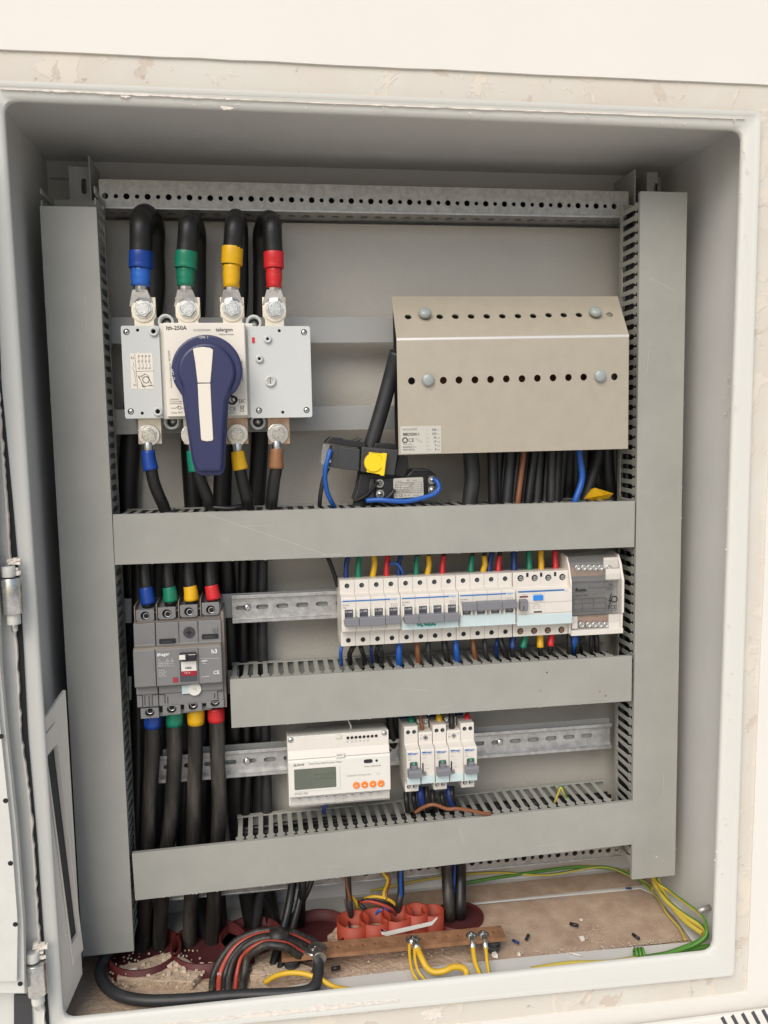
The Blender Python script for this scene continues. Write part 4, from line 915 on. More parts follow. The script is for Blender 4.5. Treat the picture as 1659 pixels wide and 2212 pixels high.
def breaker(label, x0, n, state, flap, marks=(), grp='white four-pole breakers in a row', txt=(), scr='lever'):
    zt, zb = ZT0, ZB0; nt_, nb_ = -74.1, -116.2
    root = thing('circuit_breaker', label, 'circuit breaker', (x0 + n * XW / 2, 147, zb), grp)
    for i in range(n):
        a = x0 + i * XW
        o = MB().prism(pole_prof(zt, zb, nt_, nb_), YZ, a + .12, a + XW - .12).build('pole_housing', 'cream', root, bevel=.45)
        xc = a + XW / 2
        screw_hole(root, xc, zt - 7.0, 103, 3.1, scr, 'terminal_screw'); screw_hole(root, xc + .2, zb + 7.3, 103, 3.1, 'hole')
        # toggle window
        if state == 'down': w0, w1 = -99.5, -88.8
        else: w0, w1 = -101.5, -91
        for sx in (-6.2, 6.2): MB().box(xc + sx - 1.1, xc + sx + 1.1, 84.5, 88.5, w0 - 1.5, w1 + 1).build('guard_rib', 'white', root, bevel=.4)
        MB().box(xc - 5.1, xc + 5.1, 87, 88.3, w0, w1).build('toggle_window', 'lever', root)
        zz = w1 - 3.6 if state == 'down' else w0 + 1.6
        text('O OFF' if state == 'down' else 'I ON', 3.0, xc, zz, 86.9, 'whiteink', root, align='CENTER')
    if state == 'down': h0, h1 = -107.3, -97.5
    else: h0, h1 = -95.5, -86.0
    xx = x0 + 2.8; wtot = n * XW - 3.4
    hb = MB()
    parts = [(0, .26), (.26, .72), (.72, 1)]
    for k, (f0, f1) in enumerate(parts): hb.box(xx + wtot * f0 + .1, xx + wtot * f1 - .1, 77.5 + .5 * k, 87.8, h0 - (.6 if k == 1 else 0), h1 + (.4 if k == 1 else 0))
    hb.build('linked_toggle', 'toggle', root, bevel=.9)
    MB().box(x0 + 1.5, x0 + n * XW - 12, 87.7, 88.3, -79.2, -77.7).build('blue_stripe', 'blueink', root)
    text('hager', 3.6, x0 + n * XW - 11, -79.2, 87.8, 'palblueink', root, bold=.1)
    for j, (s_, dz) in enumerate(txt): text(s_, 2.6, x0 + 1.4, -84.2 - 2.9 * j, 87.8, 'greyink', root)
    for k in range(4): text('}', 6.5, x0 + n * XW - 12 + 2.2 * k, -88.0, 87.8, 'paleink', root)
    if flap:
        MB().box(x0 + 1, x0 + n * XW - .8, 85.6, 88.3, -116.0, -102.5 if state != 'down' else -105).build('label_flap', 'flap', root, bevel=.5)
        for i in range(1, n): MB().box(x0 + i * XW - .3, x0 + i * XW + .3, 85.3, 86, -116, -106).build('flap_seam', 'white', root)
        MB().box(x0 + 1, x0 + n * XW - .8, 84.9, 86, -116.6, -115.2).build('flap_edge', 'flap', root, bevel=.3)
    return root
bx0 = -64.8
breaker('four-pole breaker at the left end of its row, toggles down, no cyan flap', bx0, 4, 'down', False, txt=(('MV 432', 0), ('C32', 0)))
b2 = breaker('four-pole breaker with green marker scribble on its cyan flap', bx0 + 71.9, 4, 'down', True, txt=(('NF 450A', 0), ('C50', 0)))
c = qk(940, 630, 85)
for a, b_, sc_ in ((820, 650, 1), (848, 655, 1), (880, 648, 1), (905, 650, 1), (925, 648, 1), (950, 645, 1)):
    P = [qk(a, b_ - 36, 85.3), qk(a - 6, b_ - 18, 85.3), qk(a + 4, b_, 85.3), qk(a + 16, b_ - 6, 85.3)]
    MB().tube(spline(P, 4), .9, 6).build('marker_stroke', 'teal', b2)
breaker('four-pole breaker with toggles up in the ON position, third in the row', bx0 + 143.8, 4, 'up', True, txt=(('NF 463A', 0), ('C63', 0)))
# residual-current breaker (4 modules)
xr = bx0 + 216.4; wr = 71.6
rc = thing('residual_current_breaker', 'white residual current breaker with bright blue test button and one grey toggle', 'circuit breaker', (xr + wr / 2, 147, ZB0))
for i in range(2):
    MB().prism(pole_prof(ZT0, ZB0, -77.5, -118.5), YZ, xr + i * wr / 2, xr + (i + 1) * wr / 2 - (.0 if i else 0)).build('housing', 'cream' if 1 else 'white', rc, bevel=.5)
for i in range(4):
    p = qr((275, 428, 577, 730)[i], (350, 347, 343, 337)[i], 103); screw_hole(rc, p.x, p.z, 103, 4.2, 'steel')
    p = qr((273, 423, 572, 720)[i], (928, 923, 918, 912)[i], 103); screw_hole(rc, p.x, p.z, 103, 4.2, 'copper')
for a, b_ in ((350, 315), (500, 312), (652, 305)): p = qr(a, b_, 102.9); MB().box(p.x - 1.5, p.x + 1.5, 102.8, 104, p.z - 2.6, p.z + 2.6).build('slot_hole', 'hole', rc)
def rline(b0, b1, a0, a1, mt, nm, yf, th=1.5, bevel=.3):
    p = qr(a0, b0, yf); r = qr(a1, b1, yf); return MB().box(p.x, r.x, yf, yf + th, r.z, p.z).build(nm, mt, rc, bevel=bevel)
p = qr(250, 500, 87.8); r = qr(752, 484, 87.8); MB().box(p.x, r.x, 87.7, 88.3, p.z - .8, p.z + .8).build('blue_stripe', 'blueink', rc)
st('hager', qr, 755, 492, 14, 'palblueink', rc, 87.8)
rline(545, 560, 266, 358, mat('maroon_print', srgb(110, 60, 55), .5), 'maroon_mark', 87.6, .6)
rline(540, 590, 418, 524, mat('bright_blue_button', srgb(40, 130, 215), .35), 'test_button', 86, 2.5, .5)
rline(592, 705, 275, 360, 'toggle', 'toggle', 80, 9, 1.0); rline(655, 700, 306, 316, 'ink', 'toggle_mark', 79.8, .3)
for b_ in (612, 730):
    z = qr(540, b_, 87.7).z; MB().box(xr + 1, xr + wr - .5, 87.75, 88.2, z - .2, z + .2).build('seam', 'paleink', rc)
rline(712, 722, 420, 508, 'ink', 'dark_mark', 87.6, .5, 0)
z = qr(540, 742, 86).z; MB().box(xr + .6, xr + wr - .5, 86, 88.3, z - 13.4, z).build('label_flap', 'flap', rc, bevel=.6)
st('I TEST', qr, 300, 535, 9, 'paleink', rc, 87.75); st('TEST MONTHLY', qr, 415, 532, 10, 'paleink', rc, 87.75)
for i, t_ in enumerate(('CDC463', '63A  400V~', '30mA  CE')): st(t_, qr, 405, 640 + i * 22, 13, 'paleink', rc, 87.75, sx=1.2)

# ------------------------------------------------------------------ clear distribution block
db = thing('distribution_block', 'distribution block under a clear smoky cover, rightmost on the upper rail', 'distribution block', (260, 147, -137))
def dprof(yf):
    z = lambda b_: qr(1100, b_, yf).z
    return [(147, z(960)), (147, z(110) - 3), (125, z(105)), (108, z(125)), (100, z(215)), (yf + 4, z(310)), (yf, z(380)), (yf, z(740)), (yf + 3, z(760)), (yf + 4, z(945)), (yf + 6, z(955))]
yd = 93
pl, pr_ = qr(835, 600, yd).x, qr(1402, 600, yd).x
for x0, x1 in ((pl - 2.2, pl), (pr_ - 3.0, pr_)): MB().prism(dprof(yd - 1), YZ, x0, x1).build('side_wall', 'cream', db, bevel=.8)
MB().prism([(y + 1.5, z) if y < 140 else (y, z) for y, z in dprof(yd)], YZ, pl + .1, pr_ - 3.1).build('clear_cover', 'clear', db)
MB().box(pl, pr_ - 3, 122, 146, -134, -50).build('base_block', 'mccb', db, bevel=.5)
for k in range(4):
    z = (-60, -80, -103, -124)[k]; y = (112, 108, 108, 106)[k]
    MB().box(pl + 4, pr_ - 12, y, y + 14, z - 6, z + 6).build('brass_bar', 'dkplastic' if k in (1, 2) else 'copper', db, bevel=.6)
for a, b_, y in [(x, 235, 104) for x in (900, 968, 1030, 1090, 1152, 1238)] + [(x, 858, 99) for x in (872, 945, 1022, 1085, 1148, 1210, 1288)]:
    p = qr(a, b_, y); MB().ring((p.x, y, p.z), (0, 1, 0), 3.7, 2.2, 5, 14).dome((p.x, y + 3, p.z), (0, -1, 0), 2.3, 1.5, 10).build('clamp_screw', 'steel', db)
def dl(a0, b0, a1, b1, w=.3): line(qr, a0, b0, a1, b1, yd - .35, w, 'ink', db)
for s in ((840, 395, 1325, 388), (1325, 388, 1322, 700), (1322, 700, 855, 722), (840, 395, 855, 722), (855, 578, 1205, 555), (855, 630, 1205, 612), (855, 690, 1205, 675), (1205, 555, 1205, 690), (945, 580, 948, 715), (1070, 565, 1075, 690), (1175, 450, 1322, 440), (1010, 455, 1170, 452)): dl(*s)
st('eplex', qr, 905, 492, 30, 'ink', db, yd - .4, bold=.2); st('Ref. 61 4 04', qr, 875, 552, 20, 'ink', db, yd - .4, sx=1.0)
st('160A', qr, 1235, 428, 18, 'ink', db, yd - .4); st('II : 40°C', qr, 1212, 478, 16, 'ink', db, yd - .4); st('500V', qr, 1165, 432, 13, 'greyink', db, yd - .4)
st('6 x 25   2 x 35', qr, 945, 600, 15, 'greyink', db, yd - .4); st('1.5-16    6-25', qr, 960, 652, 15, 'greyink', db, yd - .4); st('2.5-25    10-35', qr, 960, 705, 15, 'greyink', db, yd - .4)
st('CE', qr, 1250, 688, 42, 'ink', db, yd - .4)
c = qr(885, 475, yd); MB().add([c + V3(-2, -.4, 0), c + V3(0, -.4, -3.5), c + V3(2, -.4, 0), c + V3(0, -.4, 3.5)], [(0, 1, 2, 3)]).build('printed_diamond', 'ink', db)
for s in ((1265, 520, 1240, 600), (1240, 600, 1262, 590), (1262, 590, 1228, 690)): line(qr, *s, yd - .4, 1.3, 'ink', db)
c = qr(1296, 578, yd - .4); MB().ring((c.x, yd - .4, c.z), (0, 1, 0), 4.5, 3.0, .1, 14).build('printed_ring', 'ink', db)
for a0, b0, a1, b1 in ((1190, 130, 1385, 245), (1215, 255, 1395, 365), (1245, 750, 1390, 915), (842, 775, 905, 905)):
    p = qr(a0, b0, yd + (10 if b0 < 200 else 3)); r = qr(a1, b1, yd + (8 if b0 < 200 else 3)); MB().box(p.x, min(r.x, pr_ - 3), p.y + 2, p.y + 5, r.z, p.z).build('corner_block', 'cream', db, bevel=.8)
p = qr(830, 925, yd + 1); r = qr(1395, 950, yd + 1); MB().box(pl, pr_, yd + 1, yd + 14, r.z, p.z).build('bottom_lip', 'cream', db, bevel=.6)

# ------------------------------------------------------------------ meter
qe = W(1050, 2750, 600)
ye = 92
def ez(b_, y, a=800): return qe(a, b_ - (a - 800) * 0, y).z
me_ = thing('energy_meter', 'white three phase energy meter with grey display and four orange buttons', 'energy meter', (-72, 147, -330))
xl_, xr_ = qe(232, 700, ye - 2).x, qe(1345, 700, ye - 2).x
zz = lambda a, b_, y: qe(a, b_, y).z
zt_ = zz(220, 425, 98); zn = zz(230, 700, 89); znb = zz(243, 1085, 89); zbb = zz(255, 1175, 99)
mp = [(147, zbb + 3), (147, zt_ - 8), (115, zt_ - 2), (99, zt_), (98, zn + 9), (91, zn + 2), (89, zn), (89, znb), (98.5, znb - 1), (99, zbb), (120, zbb)]
MB().prism(mp, YZ, xl_, xr_).build('housing', 'white', me_, bevel=.9)
MB().prism([(98.0, zt_ - .8), (97, zt_ - 1.6), (95.8, zn + 11), (89.5, zn + 3.2), (90.5, zn + 2.4), (97.3, zn + 10)], YZ, xl_ + .6, xr_ - .6).build('terminal_cover', 'cream', me_, bevel=.3)
MB().box(xl_ + 1, xr_ - 1, 93, 98.4, zbb + 1.2, znb - 2).build('lower_terminal_cover', 'clear', me_)
for a, b_ in ((262, 455), (1280, 380)): p = qe(a, b_, 97); MB().dome((p.x, 97.3, p.z), (0, -1, 0), 3.8, 2.2, 14).box(p.x - 2, p.x + 2, 94.9, 95.6, p.z - .4, p.z + .4, 1).build('cover_screw', ['galv', 'ink'], me_)
for i in range(8): p = qe(884 + 44 * i, 430 - 3.2 * i, 96.2); MB().ring((p.x, 96.0, p.z), (0, 1, 0), 2.4, 1.9, .8, 14).cyl((p.x, 96.2, p.z), (0, 1, 0), 2.0, .3, 14, mi=1).build('terminal_hole', ['cream', 'hole'], me_)
for i, t_ in enumerate(('21', '22', '17', '18', '19', '20')): st(t_, qe, 872 + 44 * i, 482 - 3 * i, 17, 'greyink', me_, 96.2)
st('A     B', qe, 874, 513, 14, 'greyink', me_, 96.2); st('RS485', qe, 874, 540, 13, 'paleink', me_, 96.2)
p = qe(748, 400, 96); r = qe(812, 432, 96); MB().box(p.x, r.x, 95, 97, r.z, p.z).build('clip', 'cream', me_, bevel=.5)
p = qe(750, 600, 88.5); r = qe(845, 640, 88.5); MB().plate([(p.x, r.z), (r.x, r.z), (r.x, p.z), (p.x, p.z)], [[(p.x + 2, r.z + 2), (r.x - 2, r.z + 2), (r.x - 2, p.z - 1.5), (p.x + 2, p.z - 1.5)]], XZ, 87.6, 90).build('latch', 'white', me_, bevel=.4)
p = qe(750, 1035, 95); r = qe(840, 1125, 95); MB().box(p.x, r.x, 92.5, 96, r.z, p.z).build('latch', 'clear', me_, bevel=.5)
# display
P4 = [qe(290, 768, 88.6), qe(762, 735, 88.6), qe(760, 965, 88.6), qe(292, 1008, 88.6)]
x0, x1, z0, z1 = P4[0].x, P4[1].x, P4[3].z, P4[0].z
MB().plate(rrect(x0 - 1.2, x1 + 3.6, z0 - 1.2, z1 + 1.0, 2), [rrect(x0 + .8, x1 - .8, z0 + .8, z1 - .8, 1.5)], XZ, 88.2, 89.6).build('display_frame', 'white', me_)
MB().prism(rrect(x0, x1, z0, z1, 1.5), XZ, 88.5, 89.5).build('display', 'lcd', me_)
for i in range(4):
    a = x0 + 26 + i * 6.5; 
    MB().box(a, a + 4, 88.42, 88.5, z0 + 12, z0 + 12.6).box(a, a + .6, 88.42, 88.5, z0 + 12, z0 + 19).box(a + 3.4, a + 4, 88.42, 88.5, z0 + 12, z0 + 19).box(a, a + 4, 88.42, 88.5, z0 + 18.4, z0 + 19).build('faint_digit', mat('faint_lcd_ink', srgb(84, 96, 80), .2) if i == 0 else bpy.data.materials['faint_lcd_ink'], me_)
yk = 88.8
st('Acrel', qe, 330, 735, 24, 'greyink', me_, yk, bold=.15); st('Three Phase Multi-Function Meter', qe, 455, 724, 19, 'greyink', me_, yk, sx=.96)
for a, b_ in ((298, 735), (308, 722), (318, 735)): c = qe(a, b_, yk); MB().box(c.x - .6, c.x + .6, yk - .05, yk + .1, c.z - 1, c.z + 1).build('logo_mark', 'greyink', me_)
st('DTSD1352', qe, 306, 1054, 22, 'greyink', me_, yk)
c = qe(1105, 683, yk); MB().prism(slot(c.x, c.z, 11, 4.6, 6), XZ, yk - .3, yk + .3).build('infrared_window', 'ink', me_)
c = qe(1197, 676, yk); MB().cyl((c.x, yk - .3, c.z), (0, 1, 0), 1.5, .6, 14).build('led', 'ink', me_)
st('Infrared  6400imp/kWh', qe, 1063, 750, 15, 'greyink', me_, yk, sx=.9)
st('3X230/400V 3X1(6)A 50Hz', qe, 870, 855, 18, 'paleink', me_, yk, sx=.92); c = qe(1212, 820, yk); MB().ring((c.x, yk, c.z), (0, 1, 0), 1.8, 1.5, .1, 12).build('printed_ring', 'paleink', me_)
for i, (a, b_) in enumerate(((976, 948), (1066, 941), (1156, 934), (1245, 927))):
    c = qe(a, b_, 88); o = MB().cyl((c.x, 88.8, c.z), (0, -1, 0), 4.3, 1.4, 22, r2=4.0).build('button', 'orange', me_, bevel=.3)
    if i == 0: text('SET', 2.6, c.x, c.z - 1.2, 87.3, 'whiteink', o, align='CENTER')
    elif i < 3: s_ = 1 if i == 1 else -1; MB().add([V3(c.x - 1.5, 87.3, c.z - .8 * s_), V3(c.x + 1.5, 87.3, c.z - .8 * s_), V3(c.x, 87.3, c.z + 1 * s_)], [(0, 1, 2)]).build('arrow', 'whiteink', o)
    else: MB().box(c.x - 1.5, c.x + 1.5, 87.2, 87.35, c.z - .9, c.z - .4).box(c.x + 1, c.x + 1.5, 87.2, 87.35, c.z - .9, c.z + .8).build('arrow', 'whiteink', o)
for i, (a, b_) in enumerate(((361, 1085), (458, 1078), (553, 1070), (650, 1062), (745, 1056), (840, 1050), (936, 1040), (1030, 1032), (1125, 1024), (1220, 1015))):
    c = qe(a, b_, 97); MB().cyl((c.x, 98.6, c.z), (0, -1, 0), 3.1, 2.4, 14).box(c.x - 2.2, c.x + 2.2, 95.9, 96.3, c.z - .4, c.z + .4, 1).build('terminal_screw', ['steel', 'ink'], me_)

# ------------------------------------------------------------------ narrow breakers (five modules)
q5 = W(1500, 2750, 500)
def narrow(label, a0, a1, base_b, kind, grp):
    """a0,a1: left/right of the front face in the window q5; base_b: nose-top row"""
    x0 = q5(a0, base_b, 89).x; x1 = q5(a1, base_b, 89).x
    root = thing('narrow_breaker' if kind == 'b' else 'contactor_module', label, 'circuit breaker' if kind == 'b' else 'relay module', ((x0 + x1) / 2, 147, -332), grp)
    xc = (x0 + x1) / 2; nt_ = q5(a0, base_b, 89).z; dz = 0
    nb_ = nt_ - 44
    if kind == 'b': zt, zb = nt_ + 25.5, nt_ - 58.5
    else: zt, zb = nt_ + 16.5, nt_ - 49.5
    MB().prism([(147, zb + 4), (147, zt - 3), (120, zt), (104, zt), (103, zt - 1), (103, nt_ + 3), (90, nt_), (89, nt_ - 1), (89, nb_), (103, nb_ - 1), (103, zb), (120, zb)], YZ, x0 + .1, x1 - .1).build('housing', 'cream', root, bevel=.5)
    if kind == 'b':
        for s in (-3.8, 3.8):
            screw_hole(root, xc + s, zt - 7, 103, 2.7); screw_hole(root, xc + s, zb + 6.5, 103, 2.7, 'steel')
        MB().box(xc - 4.6, xc + 4.6, 87.6, 89.4, nt_ - 26, nt_ - 15).build('indicator_well', 'lever', root)
        o = MB().box(xc - 3.4, xc + 3.8, 87.2, 88, nt_ - 17.5, nt_ - 14.2).build('green_flag', mat('flag_green', srgb(20, 105, 75), .4) if 'flag_green' not in bpy.data.materials else bpy.data.materials['flag_green'], root)
        text('O', 3, xc, nt_ - 17.1, 87, 'whiteink', o, align='CENTER')
        MB().box(xc - 3.2, xc + 3.2, 83, 88, nt_ - 22.5, nt_ - 17.8).build('toggle_stem', 'toggle', root, bevel=.4)
        MB().prism([(89, nt_ - 33), (78.5, nt_ - 31), (77.5, nt_ - 23.5), (80, nt_ - 21.5), (89, nt_ - 22)], YZ, x0 + .6, x1 - .2).build('toggle', 'toggle', root, bevel=.6)
        MB().box(x0 + .5, x1 - .5, 86.6, 89.4, nt_ - 42.5, nt_ - 32).build('label_flap', 'flap', root, bevel=.5)
        for j, t_ in enumerate(('MJN710', 'C10', '6000')): text(t_, 2.1, x0 + 1.4, nt_ - 6.8 - 2.7 * j, 88.8, 'paleink', root)
    else:
        c = V3(xc, 103, zt - 6.5); MB().cyl((c.x, 102.9, c.z), (0, -1, 0), 3.0, .9, 14).box(c.x - 1.8, c.x + 1.8, 101.6, 102.2, c.z - .3, c.z + .3, 1).box(c.x - .3, c.x + .3, 101.6, 102.2, c.z - 1.8, c.z + 1.8, 1).build('terminal_screw', ['galv', 'ink'], root)
        text('1', 3, x0 + 2.4, zt - 5, 102.8, 'greyink', root); text('A1', 3, x0 + 1.6, zt - 8.6, 102.8, 'greyink', root); text('3', 3, x1 - 4, zt - 5, 102.8, 'greyink', root)
        screw_hole(root, xc, zb + 5.5, 103, 2.8, 'steel')
        MB().box(x0 + 1.6, x0 + 2.9, 87.8, 89.2, nt_ - 28, nt_ - 17).build('slot_hole', 'hole', root)
        MB().box(x0 + 2, x0 + 6, 86, 89, nt_ - 31, nt_ - 28).build('manual_button', 'toggle', root, bevel=.3)
        MB().box(x0 + .5, x1 - .5, 87, 89.4, nt_ - 43, nt_ - 33).build('label_flap', 'flap', root, bevel=.5)
        for j, t_ in enumerate(('ERC216   16A', '230V~', '  1  3  5', '  2  4  6', '      250V~')): text(t_, 2.0, x0 + 2, nt_ - 6.8 - 4.6 * j, 88.8, 'paleink', root)
        MB().box(x0 + 1.2, x1 - 1.5, 120, 140, zt + .2, zt + 11).build('rear_block', 'cream', root, bevel=.5)
        for s in (-4.2, 4.2): MB().dome((xc + s, 120.2, zt + 7), (0, -1, 0), 3.2, 2, 12).build('rear_screw', 'galv', root)
    MB().box(x0 + 1.6, x0 + 6.5, 88.6, 89.2, nt_ - 4.6, nt_ - 2.8).build('blue_stripe', 'blueink', root)
    text('hager', 3.3, x0 + 6.8, nt_ - 4.8, 88.7, 'blueink', root, bold=.08)
g5 = 'narrow modules on the lower rail'
narrow('narrow two-pole breaker at the left end of the lower group, green-tipped wire on top', 332, 513, 690, 'b', g5)
narrow('low relay module with a brown wire in its top, left of the yellow-tipped wire', 520, 702, 672, 'c', g5)
narrow('narrow two-pole breaker in the middle of the lower group, yellow-tipped wire on top', 708, 888, 665, 'b', g5)
narrow('low relay module with a thick black wire in its top', 893, 1076, 648, 'c', g5)
narrow('narrow two-pole breaker at the right end of the lower group, red-tipped wire on top', 1078, 1255, 640, 'b', g5)
# ------------------------------------------------------------------ current transformers on the busbar feed
qc = W(1250, 1700, 500)
def rotbox(mb, cx, cz, w, h, y0, y1, ang, mi=0):
    T = Matrix.Translation((cx, 0, cz)) @ Matrix.Rotation(-ang, 4, 'Y'); return mb.box(-w / 2, w / 2, y0, y1, -h / 2, h / 2, mi, T)
def qpoly(q, pts, y): return [(q(a, b_, y).x, q(a, b_, y).z) for a, b_ in pts]
t1 = thing('current_transformer', 'charcoal current transformer with a bright yellow plug, clipped round the black cable', 'current transformer', (qc(550, 400, 130).x, 130, qc(550, 540, 130).z), 'current transformers under the perforated cover')
y = 108
MB().prism(qpoly(qc, [(195, 185), (560, 225), (548, 515), (150, 462)], y), XZ, y, 150).build('housing', 'dkplastic', t1, bevel=1.2)
MB().prism(qpoly(qc, [(575, 195), (1055, 235), (1000, 570), (560, 520)], y), XZ, y - 4, 150).build('housing', 'dkplastic', t1, bevel=1.5)
MB().prism(qpoly(qc, [(165, 85), (200, 65), (335, 85), (345, 100), (500, 115), (575, 80), (582, 95), (555, 130), (640, 145), (640, 215), (430, 195), (290, 175), (110, 140)], y), XZ, y + 6, 152).build('top_clamp', 'blkplastic', t1, bevel=1)
MB().prism(qpoly(qc, [(760, 150), (950, 150), (1030, 165), (1055, 240), (740, 225)], y), XZ, y + 4, 150).build('top_clamp', 'blkplastic', t1, bevel=1)
line(qc, 275, 185, 250, 468, y - .2, .5, 'ink', t1, 'seam')
MB().prism(qpoly(qc, [(1060, 300), (1180, 320), (1190, 470), (1130, 600), (990, 570)], y + 8), XZ, y + 8, 148).build('rear_bracket', 'blkplastic', t1, bevel=1)
MB().prism(qpoly(qc, [(672, 265), (850, 285), (852, 275), (900, 280), (862, 575), (815, 568), (812, 555), (638, 525)], y - 6), XZ, y - 11, y - 3).build('yellow_plug', 'yelplastic', t1, bevel=1.2)
MB().prism(qpoly(qc, [(852, 275), (900, 280), (862, 575), (815, 568)], y - 6), XZ, y - 13, y - 9).build('yellow_flange', 'yelplastic', t1, bevel=.8)
c = qc(733, 403, y - 11); MB().cyl((c.x, y - 10.5, c.z), (0, -1, 0), 11.6, 1.2, 30).build('plug_ring', mat('plug_shadow', srgb(196, 160, 10), .5), t1); MB().cyl((c.x, y - 10.8, c.z), (0, -1, 0), 10.8, 1.6, 30).build('plug_disc', 'yelplastic', t1, bevel=.5)
MB().prism(qpoly(qc, [(75, 160), (165, 165), (150, 330), (110, 440), (50, 430), (50, 330)], y + 4), XZ, y + 2, y + 22).build('clear_terminal_cover', 'clear', t1, bevel=1)
c = qc(155, 378, y); MB().dome((c.x, y, c.z), (0, -1, 0), 3, 2, 10).build('terminal_screw', 'steel', t1)
t2 = thing('current_transformer', 'black current transformer with a white rating plate, leaning on the upper trunking', 'current transformer', (qc(1050, 700, 130).x, 130, qc(1050, 900, 130).z), 'current transformers under the perforated cover')
y = 112
MB().prism(qpoly(qc, [(560, 540), (1180, 560), (1250, 490), (1460, 490), (1545, 560), (1540, 760), (1500, 860), (900, 910), (470, 900), (520, 760)], y + 6), XZ, y + 6, 150).build('housing', 'blkplastic', t2, bevel=1.5)
MB().prism(qpoly(qc, [(860, 620), (1000, 600), (1380, 595), (1400, 870), (1000, 880), (880, 880)], y), XZ, y, y + 8).build('front_body', 'blkplastic', t2, bevel=1)
MB().prism(qpoly(qc, [(690, 615), (745, 615), (740, 900), (660, 895)], y), XZ, y + 1, y + 8).build('rib', 'dkplastic', t2, bevel=.8)
MB().prism(qpoly(qc, [(1245, 490), (1290, 482), (1465, 495), (1475, 520), (1240, 515)], y), XZ, y + 3, y + 20).build('clamp', 'dkplastic', t2, bevel=.8)
for a, b_ in ((812, 675), (818, 812), (1497, 632), (1497, 762)):
    c = qc(a, b_, y + 1); MB().box(c.x - 5, c.x + 5, y + 1, y + 7, c.z - 6, c.z + 6).build('terminal_seat', 'dkplastic', t2, bevel=.4)
    MB().cyl((c.x, y + 1, c.z), (0, -1, 0), 5, 1, 14).dome((c.x, y, c.z), (0, -1, 0), 3.6, 2.6, 12).box(c.x - 2.6, c.x + 2.6, y - 2.6, y - 2.1, c.z - .4, c.z + .4, 1).box(c.x - .4, c.x + .4, y - 2.6, y - 2.1, c.z - 2.6, c.z + 2.6, 1).build('terminal_screw', ['steel', 'ink'], t2)
lb2 = MB().prism(qpoly(qc, [(998, 610), (1365, 592), (1380, 600), (1388, 840), (1378, 850), (1010, 870), (998, 860), (990, 625)], y - .3), XZ, y - .4, y + .1).build('rating_plate', 'silver', t2)
yp = y - .55
def cl(*s, w=.35): line(qc, *s, yp, w, 'ink', lb2)
for s in ((1016, 668, 1365, 655), (1017, 700, 1366, 686), (1018, 730, 1367, 716), (1018, 758, 1368, 745), (1020, 806, 1368, 792), (1016, 668, 1020, 806), (1365, 655, 1368, 792), (1080, 665, 1084, 755), (1020, 782, 1368, 768)): cl(*s)
st('wibeee', qc, 1035, 655, 17, 'greyink', lb2, yp, rot=R(2)); st('PZ', qc, 1170, 648, 22, 'ink', lb2, yp); st('Rev: 0001', qc, 1240, 640, 11, 'ink', lb2, yp)
st('Model', qc, 1024, 690, 10, 'ink', lb2, yp); st('TP-Push 58 BN 21-1 9180-001', qc, 1090, 684, 13, 'ink', lb2, yp, sx=.8)
st('Ratio', qc, 1026, 720, 10, 'ink', lb2, yp); st('300/5', qc, 1195, 714, 15, 'ink', lb2, yp); st('VA', qc, 1034, 748, 10, 'ink', lb2, yp); st('Cl. 0.5 3.75-5  1-10  250', qc, 1120, 744, 12, 'ink', lb2, yp, sx=.8)
st('0.72/3 kV   50-60 Hz   Ith 60 In', qc, 1026, 775, 12, 'ink', lb2, yp, sx=.85); st('IEC 61869-2   85 x 85 x 50   S/N 15', qc, 1026, 798, 12, 'ink', lb2, yp, sx=.85)
st('CE', qc, 1062, 850, 34, 'ink', lb2, yp); st('X', qc, 1135, 845, 24, 'ink', lb2, yp); st('P1', qc, 1178, 840, 20, 'ink', lb2, yp); st('MADE IN SPAIN', qc, 1250, 835, 8, 'ink', lb2, yp); st('II', qc, 1030, 848, 20, 'ink', lb2, yp)

# ------------------------------------------------------------------ big cables: loops over the switch
def A(u, v, y): return at(u, v, y)
loopg = 'thick black cables looping over the rotary switch'
LP = [('blue', 'blue2', 305, 447, 333, [(282, 960), (276, 1110), (286, 1300), (292, 1500), (292, 1800), (318, 2010)], 'leftmost thick black cable loop over the switch, blue tape above its lug', 12.6, 304),
      ('green', 'green', 408, 459, 424, [(411, 960), (420, 1110), (436, 1300), (440, 1600), (438, 1850), (430, 1990)], 'second thick black cable loop over the switch, green tape above its lug', 11.8, 401),
      ('yellow', 'yellow', 507, 455, 516, [(484, 960), (480, 1110), (490, 1260), (508, 1600), (515, 1800), (548, 1985)], 'third thick black cable loop over the switch, yellow tape above its lug', 11.4, 500),
      ('red', 'red', 588, 457, 566, [(561, 960), (553, 1110), (551, 1260), (560, 1600), (565, 1800), (590, 1980)], 'rightmost thick black cable loop over the switch, red tape above its lug', 10.9, 592)]
